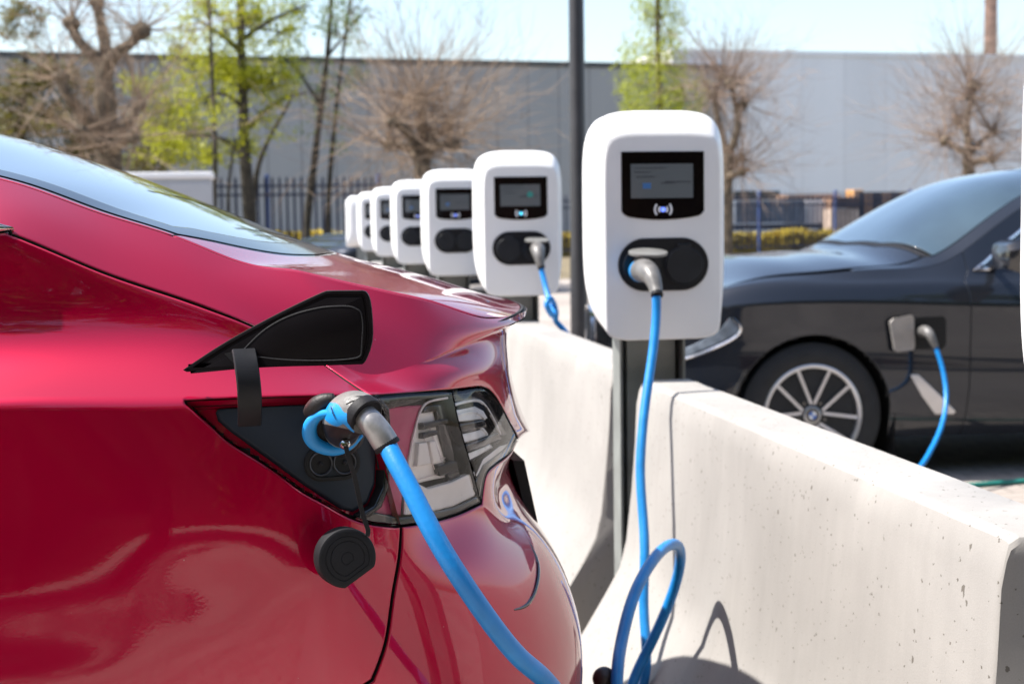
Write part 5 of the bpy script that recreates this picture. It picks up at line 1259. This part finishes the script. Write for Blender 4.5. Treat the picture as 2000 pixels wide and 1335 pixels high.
ur = (fr1 - fr0).length; p1483 = (atY(1483, 380, 45.9) - fr0).length / ur
fence(fr0, fr1, 1.88, lambda L: [L * p1483 + 2.52 * k for k in range(-2, 6) if 0 < L * p1483 + 2.52 * k < L], "blue steel railing fence behind the dark grey car")
M['hedge_leaf'] = mat('hedge_leaf', (.46, .35, .02), .6, noise=.5, nscale=1.2)
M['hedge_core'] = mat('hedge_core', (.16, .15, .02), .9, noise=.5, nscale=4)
def quads(mb, pts, size, rng, mi=0, droop=0.0):
    n = len(pts); P = np.array(pts); A = rng.normal(size=(n, 3)); A /= np.linalg.norm(A, axis=1, keepdims=True)
    Bq = rng.normal(size=(n, 3)); Bq -= A * np.sum(A * Bq, axis=1, keepdims=True); Bq /= np.linalg.norm(Bq, axis=1, keepdims=True)
    if droop: A[:, 2] -= droop; A /= np.linalg.norm(A, axis=1, keepdims=True)
    s = size * rng.uniform(.6, 1.3, (n, 1))
    V = np.stack([P - A * s, P + Bq * s * .5, P + A * s, P - Bq * s * .5], 1).reshape(-1, 3)
    b = len(mb.v); mb.v.extend(map(tuple, V.tolist())); mb.f.extend([(b + 4 * i, b + 4 * i + 1, b + 4 * i + 2, b + 4 * i + 3) for i in range(n)]); mb.m.extend([mi] * n)
def fast_build(mb, name, mats, parent):
    me = bpy.data.meshes.new(name); inv = world_of(parent).inverted(); A = np.array(mb.v); Mi = np.array(inv)
    A = A @ Mi[:3, :3].T + Mi[:3, 3]; me.from_pydata(A.tolist(), [], mb.f)
    for m in (mats if isinstance(mats, list) else [mats]): me.materials.append(m)
    me.polygons.foreach_set("material_index", mb.m); me.update()
    o = bpy.data.objects.new(name, me); COL.objects.link(o); o.parent = parent; return o
def hedge(p0, p1, h, deep, label, seed, dens=1300):
    p0 = Vector((p0.x, p0.y, 0)); p1 = Vector((p1.x, p1.y, 0)); d = (p1 - p0).normalized(); L = (p1 - p0).length; nv = Vector((-d.y, d.x, 0))
    o = empty("hedge", p0); tag(o, label, "hedge"); rng = np.random.default_rng(seed)
    n = int(L * dens); t = rng.uniform(0, L, n); side = rng.uniform(0, 1, n)
    z = np.where(side < .55, rng.uniform(0.03, h, n), h + rng.normal(0, .03, n)); y = np.where(side < .55, rng.normal(0, .04, n), rng.uniform(0, deep, n))
    z += .05 * np.sin(t * 1.7) + .03 * np.sin(t * 4.1)
    P = np.array(p0) + np.outer(t, np.array(d)) + np.outer(y, np.array(nv)); P[:, 2] = np.maximum(z, .02)
    mb = MB(); quads(mb, P, .055, rng); fast_build(mb, "foliage", M['hedge_leaf'], o)
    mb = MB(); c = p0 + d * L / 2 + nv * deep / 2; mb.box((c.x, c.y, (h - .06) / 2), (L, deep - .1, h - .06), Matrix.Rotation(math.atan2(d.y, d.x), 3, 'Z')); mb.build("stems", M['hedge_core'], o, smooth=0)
hedge(atY(1070, 460, 46.6), atY(2200, 470, 47.4), .62, .7, "low yellow green hedge behind the right railing fence", 3)
hedge(atY(470, 455, 35), atY(760, 458, 35.3), .90, .7, "low golden hedge behind the left railing fence near the farthest charger", 5)

# ------------------------------------------------------------------ storage yard
M['pallet_wood'] = mat('pallet_wood', (.26, .15, .09), .8, noise=.5, nscale=3)
M['pale_wood'] = mat('pale_wood', (.55, .42, .33), .75, noise=.25, nscale=2)
M['orange_wood'] = mat('orange_wood', (.50, .27, .10), .7, noise=.2, nscale=4)
M['cabin_grey'] = mat('cabin_grey', (.13, .15, .18), .6, noise=.2, nscale=1)
M['cabin_lit'] = mat('cabin_lit', (.55, .53, .53), .6, noise=.12, nscale=1)  # sunlit half of the grey cabin, its lightness put into the colour
M['rack_dark'] = mat('rack_dark', (.022, .022, .028), .7, noise=.4, nscale=2)
M['blue_sheet'] = mat('blue_sheet', (.09, .105, .125), .5, noise=.4, nscale=2)
def yard(name, x0, y0, x1, y1, Y, deep, m, label, cat, detail=None, group=None):
    a, b = atY(x0, y1, Y), atY(x1, y0, Y); zb = 0.0 if y1 > 455 else a.z
    w, h = b.x - a.x, b.z - zb; o = empty(name, ((a.x + b.x) / 2, Y + deep / 2, zb)); tag(o, label, cat, group)
    mb = MB(); mb.box((0, 0, h / 2), (w, deep, h), bev=.02); mb.build("body", M[m], o, smooth=0, local=True)
    if detail: detail(o, w, h, deep)
    return o
def ribs(m, n, nm="rib"):
    def f(o, w, h, deep):
        mb = MB()
        for k in range(n): mb.box((-w / 2 + w * (k + .5) / n, -deep / 2 - .02, h / 2), (w / n * .45, .045, h * .96))
        mb.build(nm, M[m], o, smooth=0, local=True)
    return f
def slats(m, n, nm="boards"):
    def f(o, w, h, deep):
        mb = MB()
        for k in range(n): mb.box((0, -deep / 2 - .02, h * (k + .5) / n), (w * 1.02, .05, h / n * .45))
        mb.build(nm, M[m], o, smooth=0, local=True)
    return f
yard("site_cabin", 1436, 391, 1572, 436, 56, 2.4, 'cabin_grey', "grey site cabin in the storage yard behind the right fence", "cabin", ribs('blue_sheet', 9))
yard("site_cabin", 1573, 391, 1622, 436, 56, 2.4, 'cabin_lit', "sunlit right half of the grey site cabin, sunlight put into its colour", "cabin", ribs('cabin_lit', 5))
yard("flatbed_trailer", 1434, 437, 1618, 449, 56, 2.4, 'rack_dark', "dark flatbed trailer carrying the site cabin", "trailer", slats('rack_dark', 2))
yard("sheet_stack", 1448, 450, 1616, 470, 55, 1.2, 'blue_sheet', "low stack of blue grey sheets under the trailer", "stack", slats('rack_dark', 3))
yard("pallet_pile", 1538, 379, 1638, 390.5, 56.3, 1.2, 'pallet_wood', "brown wooden pallets lying on top of the site cabin", "pallets", slats('pale_wood', 2))
yard("timber_stack", 1622, 408, 1677, 470, 55.2, 1.2, 'pale_wood', "pale upright timber boards in sunlight beside the white cabin", "timber", ribs('pale_wood', 7))
yard("pallet_pile", 1626, 384, 1678, 407.5, 55.2, 1.2, 'pallet_wood', "brown pallets stacked on the pale timber boards", "pallets", slats('rack_dark', 3))
yard("wooden_crate", 1667, 370, 1686, 384, 55.6, .8, 'orange_wood', "small orange brown crate topmost of the yard stacks", "crate", slats('pale_wood', 3))
yard("storage_rack", 1680, 374, 1784, 470, 55.4, 1.4, 'rack_dark', "tall dark storage rack right of the pale timber", "rack", ribs('pallet_wood', 3, "upright"))
# ------------------------------------------------------------------ utility cabinet
M['cab_grey'] = mat('cabinet_grey', (.40, .41, .43), .5, noise=.06, nscale=2)
uc0, uc1 = atY(238, 345, 17.6), atY(411, 345, 17.9)
uz = atY(320, 336, 17.7).z; uw = (uc1 - uc0).length
ucb = empty("utility_cabinet", ((uc0.x + uc1.x) / 2, 17.8 + .25, 0)); tag(ucb, "pale grey two door utility cabinet with a white lid beyond the red car", "cabinet")
mb = MB(); mb.box((0, 0, (uz - .07) / 2), (uw * .97, .5, uz - .07), bev=.008); mb.build("body", M['cab_grey'], ucb, smooth=0, local=True)
mb = MB(); mb.box((0, 0, uz - .035), (uw * 1.02, .56, .07), bev=.012); mb.build("lid", M['white_shell'], ucb, smooth=0, local=True)
for s_ in (-1, 1):
    mb = MB(); mb.box((s_ * uw * .242, -.256, (uz - .12) / 2 + .02), (uw * .472, .018, uz - .16), bev=.004); dd = mb.build("door", M['cab_grey'], ucb, smooth=0, local=True)
    mb = MB(); mb.box((s_ * .04, -.272, uz * .55), (.025, .02, .12), bev=.004); mb.build("handle", M['post_steel'], dd, smooth=0, local=True)

# ------------------------------------------------------------------ trees
M['bark_pale'] = mat('bark_pale', (.13, .10, .068), .9, noise=.55, nscale=5, bump=.5, bscale=18)
M['bark_dark'] = mat('bark_dark', (.045, .038, .028), .9, noise=.5, nscale=6, bump=.5, bscale=20)
M['twig_tan'] = mat('twig_tan', (.24, .17, .115), .8, noise=.3, nscale=2)
M['twig_brown'] = mat('twig_brown', (.25, .18, .135), .85, noise=.3, nscale=2)
def leafm(name, col, tr=.45):
    m = mat(name, col, .55, noise=.45, nscale=1.1); nt = m.node_tree; b = nt.nodes["Principled BSDF"]; out = [n for n in nt.nodes if n.type == 'OUTPUT_MATERIAL'][0]
    t = nt.nodes.new("ShaderNodeBsdfTranslucent"); t.inputs[0].default_value = (min(1, col[0] * 1.5), min(1, col[1] * 1.5), col[2], 1); mx = nt.nodes.new("ShaderNodeMixShader"); mx.inputs[0].default_value = tr
    nt.links.new(b.outputs[0], mx.inputs[1]); nt.links.new(t.outputs[0], mx.inputs[2]); nt.links.new(mx.outputs[0], out.inputs[0]); return m
M['leaf_lime'] = leafm('leaf_lime', (.29, .305, .014)); M['leaf_green'] = leafm('leaf_green', (.10, .14, .025)); M['leaf_olive'] = leafm('leaf_olive', (.12, .105, .03)); M['leaf_birch'] = leafm('leaf_birch', (.30, .33, .03))
def rvec(rg): 
    while True:
        v = Vector((rg.uniform(-1, 1), rg.uniform(-1, 1), rg.uniform(-1, 1)))
        if .05 < v.length < 1: return v.normalized()
def wander(p, d, L, n, rg, wob, lift=0.0):
    pts = [Vector(p)]; d = Vector(d).normalized()
    for k in range(n):
        d = (d + rvec(rg) * wob + Vector((0, 0, lift))).normalized(); pts.append(pts[-1] + d * (L / n))
    return pts
def shoots(mb, p, n, rg, Lr, up, r0, sub=3, axis=None, spread=1.0, tips=None, wob=.10):
    for k in range(n):
        d = rvec(rg) * spread + Vector((0, 0, up))
        if axis is not None: d = d + axis
        L = rg.uniform(*Lr); pts = wander(p, d, L, 5, rg, wob, .03); r = r0 * rg.uniform(.6, 1.1)
        mb.tube(pts, [r * (1 - .8 * i / 5) for i in range(6)], 4, cap=False)
        if tips is not None: tips.append(pts[-1])
        for s in range(sub):
            i = rg.randint(2, 5); q = wander(pts[i], (pts[i] - pts[i - 1]).normalized() + rvec(rg) * .8, L * rg.uniform(.2, .5), 3, rg, .12, .04)
            mb.tube(q, [r * .45 * (1 - .7 * j / 3) for j in range(4)], 3, cap=False)
            if tips is not None: tips.append(q[-1])
def limb(mb, pts, r0, r1, n=9, jit=None, rg=None):
    pts = smooth_path(pts, max(6, 4 * len(pts))); k = len(pts)
    mb.tube(pts, [(r0 + (r1 - r0) * i / (k - 1)) * (1 + (rg.uniform(-.1, .1) if rg else 0)) for i in range(k)], n)
    return pts
def pollard(label, base_px, Y, trunk, limbs, knobs, seed, r0, bark='bark_pale', twig='twig_tan', Lr=(1.0, 2.3), nsh=26, rt=.014, low=()):
    rg = random.Random(seed); b = atY(*base_px, Y); o = empty("bare_tree", (b.x, b.y, 0)); tag(o, label, "tree", "pollarded bare trees")
    mb = MB(); tp = [Vector((b.x, b.y, -.05))] + [atY(x, y, Y) for x, y in trunk]; limb(mb, tp, r0 * 1.25, r0 * .8, 12, rg=rg)
    for L_ in limbs: limb(mb, [atY(x, y, Y + dy) for x, y, dy in L_], r0 * .62, r0 * .38, 9, rg=rg)
    for x, y, dy, kr in knobs:
        c = atY(x, y, Y + dy)
        mb.lathe([(-kr, .0), (-kr * .7, kr * .75), (-kr * .1, kr * 1.05), (kr * .5, kr * .8), (kr * .9, 0)], c, rvec(rg) * .4 + Vector((0, 0, 1)), 9)
    fast_build(mb, "trunk", [M[bark]], o)
    mb = MB(); tips = []
    for x, y, dy, kr in knobs: shoots(mb, atY(x, y, Y + dy), nsh, rg, Lr, .45, rt, 4, tips=tips)
    for x, y, dy, n in low: shoots(mb, atY(x, y, Y + dy), n, rg, (Lr[0] * .6, Lr[1] * .7), .1, rt * .9, 3, tips=tips)
    fast_build(mb, "crown", [M[twig]], o); return o, tips
# big pollarded plane tree, left
pollard("big bare pollarded plane tree with thick knobbly limbs behind the red car's roof", (214, 420), 24, [(214, 330), (209, 250), (203, 160)], [[(203, 165, 0), (190, 120, .1), (150, 75, .2), (140, 40, .2)], [(205, 150, 0), (222, 110, -.1), (255, 85, -.2), (273, 62, -.2)], [(203, 160, 0), (207, 105, .2), (200, 60, .3), (190, 10, .3)], [(208, 262, 0), (165, 225, -.2), (128, 180, -.4), (118, 150, -.4)], [(210, 270, 0), (250, 240, .3), (272, 205, .4)], [(212, 300, 0), (240, 275, -.5), (262, 270, -.7)], [(210, 290, 0), (175, 270, -.5), (160, 255, -.6)]],
        [(140, 45, .2, .14), (275, 60, -.2, .16), (190, 5, .3, .12), (118, 150, -.4, .12), (274, 205, .4, .11), (262, 270, -.7, .1), (158, 255, -.6, .12), (206, 290, .1, .16)], 11, .19, nsh=36, Lr=(.9, 2.1), rt=.0095, low=[(208, 270, 0, 26), (200, 120, .1, 14)])
# dense bare tree in the middle
pollard("dense bare pollarded tree with a ball of tan shoots behind the small chargers", (826, 470), 27, [(826, 345), (824, 310)], [[(824, 312, 0), (800, 290, .3), (760, 285, .4)], [(824, 315, 0), (850, 285, -.2), (885, 285, -.3)], [(824, 312, 0), (828, 260, .1), (822, 200, .2)], [(824, 310, 0), (800, 262, -.4), (770, 240, -.6)], [(824, 310, 0), (850, 265, .4), (870, 255, .6)]],
        [(824, 300, 0, .2), (760, 284, .4, .12), (888, 284, -.3, .12), (822, 198, .2, .13), (768, 238, -.6, .12), (873, 252, .6, .12), (826, 250, 0, .13)], 12, .17, nsh=56, Lr=(1.0, 2.6), rt=.0095, low=[(824, 310, 0, 40)])
pollard("slim bare pollarded tree forking in two beside the largest charger", (1416, 495), 33, [(1417, 400), (1420, 340), (1424, 300)], [[(1424, 300, 0), (1408, 265, .1), (1400, 220, .1), (1394, 188, .1)], [(1424, 300, 0), (1441, 250, -.1), (1436, 200, -.1), (1428, 165, -.1)], [(1440, 235, -.1), (1450, 205, -.2)], [(1421, 340, 0), (1436, 318, .2), (1446, 312, .3)], [(1420, 345, 0), (1436, 340, -.3), (1448, 336, -.4)]],
        [(1393, 186, .1, .13), (1428, 163, -.1, .16), (1452, 203, -.2, .12), (1447, 311, .3, .09), (1450, 336, -.4, .1), (1410, 150, .1, .1)], 13, .15, twig='twig_brown', nsh=58, Lr=(.9, 2.0), rt=.010, low=[(1424, 300, 0, 14)])
pollard("bare pollarded tree with fine twigs above the dark grey car's roof", (1893, 470), 33, [(1893, 345), (1891, 310), (1894, 280)], [[(1894, 285, 0), (1888, 240, .1), (1897, 200, .1), (1900, 170, .1)], [(1892, 300, 0), (1866, 288, -.2), (1848, 275, -.3)], [(1893, 300, 0), (1918, 275, .2), (1938, 258, .3)], [(1890, 262, 0), (1874, 240, .3)], [(1892, 320, 0), (1925, 312, -.3), (1936, 313, -.4)]],
        [(1901, 168, .1, .15), (1846, 274, -.3, .13), (1940, 257, .3, .12), (1872, 238, .3, .1), (1938, 313, -.4, .09), (1893, 190, 0, .1)], 14, .14, twig='twig_brown', nsh=66, Lr=(1.0, 2.3), rt=.010, low=[(1893, 295, 0, 20)])
def leafy(name, label, base_px, Y, trunks, seed, r0, clumps, leaf, nleaf, size, bark='bark_dark', droop=0.0, limbs=(), group="leafy trees by the fence", twigs=10):
    rg = random.Random(seed); rng = np.random.default_rng(seed); b = atY(*base_px, Y); o = empty(name, (b.x, b.y, 0)); tag(o, label, "tree", group)
    mb = MB()
    for tr, rr in trunks: limb(mb, [Vector((atY(*tr[0], Y).x, Y, -.05))] + [atY(x, y, Y) for x, y in tr], rr * 1.1, rr * .45, 9, rg=rg)
    for L_ in limbs: limb(mb, [atY(x, y, Y + dy) for x, y, dy in L_], r0 * .42, r0 * .12, 7, rg=rg)
    pts = []
    for (x, y, dy, rx, rz, w) in clumps:
        c = atY(x, y, Y + dy); s = Y / 3000
        for k in range(twigs):
            d = rvec(rg); q = wander(c, d + Vector((0, 0, -droop)), rx * s * rg.uniform(.6, 1.2), 4, rg, .18, -.03 * droop)
            mb.tube(q, [.012 * (1 - .2 * i) for i in range(5)], 3, cap=False)
        n = int(nleaf * 2.0 * w); nsub = max(4, n // 45)
        cc = np.array(c) + rng.normal(size=(nsub, 3)) * np.array([rx * s * .5, rx * s * .5, rz * s * .5])
        ii = rng.integers(0, nsub, n); pts.append(cc[ii] + rng.normal(size=(n, 3)) * np.array([.13, .13, .09 + .12 * droop]))
    fast_build(mb, "trunk", [M[bark]], o); mb = MB(); quads(mb, np.concatenate(pts), size, rng, droop=droop); fast_build(mb, "crown", [M[leaf]], o); return o
leafy("leafy_tree", "tree with a dark straight trunk and bright lime leaves behind the left fence", (490, 420), 31, [([(488, 425), (478, 300), (474, 180), (470, 60), (470, -120)], .14)], 21, .14,
      [(480, 150, 0, 60, 30, 1.5), (440, 140, .3, 45, 25, 1), (530, 160, -.3, 40, 25, .9), (350, 260, .4, 60, 40, 1.3), (320, 290, -.4, 45, 30, 1), (400, 200, .5, 50, 40, .9), (300, 180, .6, 50, 50, .8), (380, 130, -.4, 40, 40, .7), (470, 285, .2, 30, 15, .6), (510, 230, -.4, 40, 40, .5), (350, 90, .5, 50, 40, .5), (500, 30, .3, 60, 40, .9), (420, 20, -.3, 70, 50, .9), (470, 60, .1, 50, 60, .8), (540, 60, .3, 50, 40, .5), (480, -30, 0, 80, 50, .9), (560, 120, .3, 40, 40, .4), (330, 220, .8, 60, 60, .8), (420, 300, .3, 60, 20, .4)], 'leaf_lime', 430, .042,
      limbs=[[(476, 260, 0), (520, 215, .3), (560, 190, .5), (600, 182, .6)], [(476, 215, 0), (440, 185, -.3), (400, 190, -.5)], [(474, 180, 0), (520, 150, .3), (560, 140, .5)], [(477, 300, 0), (430, 270, .3), (360, 265, .5)], [(471, 80, 0), (530, 40, .2), (600, 10, .3)], [(471, 100, 0), (420, 60, -.2), (370, 30, -.3)]])
leafy("leafy_tree", "twin stemmed thin tree with sparse dark green leaves left of the small chargers", (606, 430), 32, [([(600, 440), (612, 330), (625, 220), (640, 100), (650, -60)], .09), ([(640, 430), (648, 300), (655, 230), (668, 120), (690, -40)], .06), ([(495, 400), (512, 300), (545, 235), (570, 190)], .07)], 22, .09,
      [(600, 110, .3, 60, 50, .7), (660, 60, -.2, 60, 50, .9), (690, 20, .2, 50, 40, .9), (620, 190, .3, 50, 40, .5), (580, 30, .2, 60, 40, .7), (640, 250, -.3, 40, 40, .25), (560, 60, .4, 50, 50, .5), (680, 150, -.4, 40, 50, .4)], 'leaf_green', 300, .036, limbs=[[(640, 110, 0), (680, 60, .2), (720, 10, .2)], [(628, 210, 0), (590, 150, -.2), (560, 100, -.3)]])
leafy("leafy_tree", "thin tree with yellow green leaves and a bent stem beside the utility cabinet", (418, 420), 30, [([(418, 430), (420, 300), (416, 200), (412, 90), (405, -60)], .06), ([(445, 420), (450, 330), (460, 270)], .045)], 23, .08,
      [(412, 110, .2, 40, 60, .6), (380, 60, .3, 50, 50, .5), (430, 210, -.3, 40, 50, .5), (440, 60, .3, 50, 40, .5), (410, 300, .3, 45, 25, .5)], 'leaf_lime', 330, .038)
leafy("bushy_tree", "bushy olive brown tree at the far left behind the plane tree", (40, 420), 38, [([(40, 430), (42, 250), (50, 100)], .14)], 24, .14,
      [(20, 170, 0, 60, 40, 1), (80, 150, .5, 60, 40, 1), (40, 240, -.5, 70, 40, 1), (110, 230, .4, 60, 40, 1), (0, 230, .3, 60, 40, 1), (130, 300, .3, 60, 40, 1), (320, 250, .6, 60, 50, .7), (150, 170, .8, 50, 40, .6), (300, 310, .8, 60, 30, .8), (30, 50, .4, 50, 30, .4), (60, 20, .2, 50, 25, .4), (180, 300, .6, 60, 40, .8)], 'leaf_olive', 700, .055, limbs=[[(42, 240, 0), (100, 220, .3), (150, 210, .4)]], group=None)
leafy("birch_tree", "slender birch with drooping yellow green leaves behind the largest charger", (1292, 430), 40, [([(1292, 440), (1290, 250), (1285, 100), (1286, -100)], .12)], 25, .12,
      [(1290, 30, 0, 40, 60, .9), (1270, 100, .3, 45, 50, .9), (1300, 120, -.3, 45, 60, .9), (1250, 160, .3, 40, 50, 1.1), (1290, 190, 0, 60, 50, 1.2), (1330, 180, .2, 45, 60, .9), (1240, 200, -.3, 30, 40, .8), (1280, -40, 0, 40, 60, .7), (1350, 220, .3, 35, 50, .6), (1310, 60, .3, 30, 50, .5), (1260, 20, .4, 30, 50, .5)], 'leaf_birch', 520, .045, droop=.9, bark='bark_pale', group=None)
# ------------------------------------------------------------------ unseen, added behind the viewer: darkens reflections in paint and glass, blocks sky light
M['brick'] = mat('brick_red', (.17, .075, .05), .85, noise=.3, nscale=2)
bb = empty("unseen_brick_building", (-10, -30, 0)); tag(bb, "unseen long low reddish brick building added behind the viewer to darken reflections", "building")
mb = MB(); mb.box((0, 0, 2.6), (70, 10, 5.2)); mb.build("wall", M['brick'], bb, smooth=0, local=True)
mb = MB(); mb.box((0, 0, 5.3), (71, 11, .25)); mb.build("roof", M['coping'], bb, smooth=0, local=True)
for k in range(12):
    mb = MB(); mb.box((-31 + 5.6 * k, 5.0, 1.8), (2.2, .1, 1.5)); mb.build("window", M['dark_glass'], bb, smooth=0, local=True)
def sky_screen_tree(x, y, h, seed):  # unseen row, made tall and dense to hold back sky light
    rng = np.random.default_rng(seed); rg = random.Random(seed); o = empty("leafy_tree", (x, y, 0)); tag(o, "unseen tall dense dark green tree added behind the viewer to block sky light", "tree", "added unseen trees behind the viewer")
    mb = MB(); limb(mb, [Vector((x, y, 0)), Vector((x + .1, y, h * .4)), Vector((x, y, h * .8))], .25, .07, 8, rg=rg); fast_build(mb, "trunk", [M['bark_dark']], o)
    cc = np.array([x, y, h * .56]) + rng.normal(size=(70, 3)) * np.array([h * .20, h * .12, h * .20]); cc[:, 2] = np.maximum(cc[:, 2], 1.3); ii = rng.integers(0, 70, 9000)
    mb = MB(); quads(mb, cc[ii] + rng.normal(size=(9000, 3)) * .5, .26, rng); fast_build(mb, "crown", [M['leaf_green']], o)
for k in range(9): sky_screen_tree(-22 + 5.2 * k + (k % 3) * .7, -11 - (k % 2) * 2.5, 9.5 + (k * 37 % 5) * .6, 40 + k)
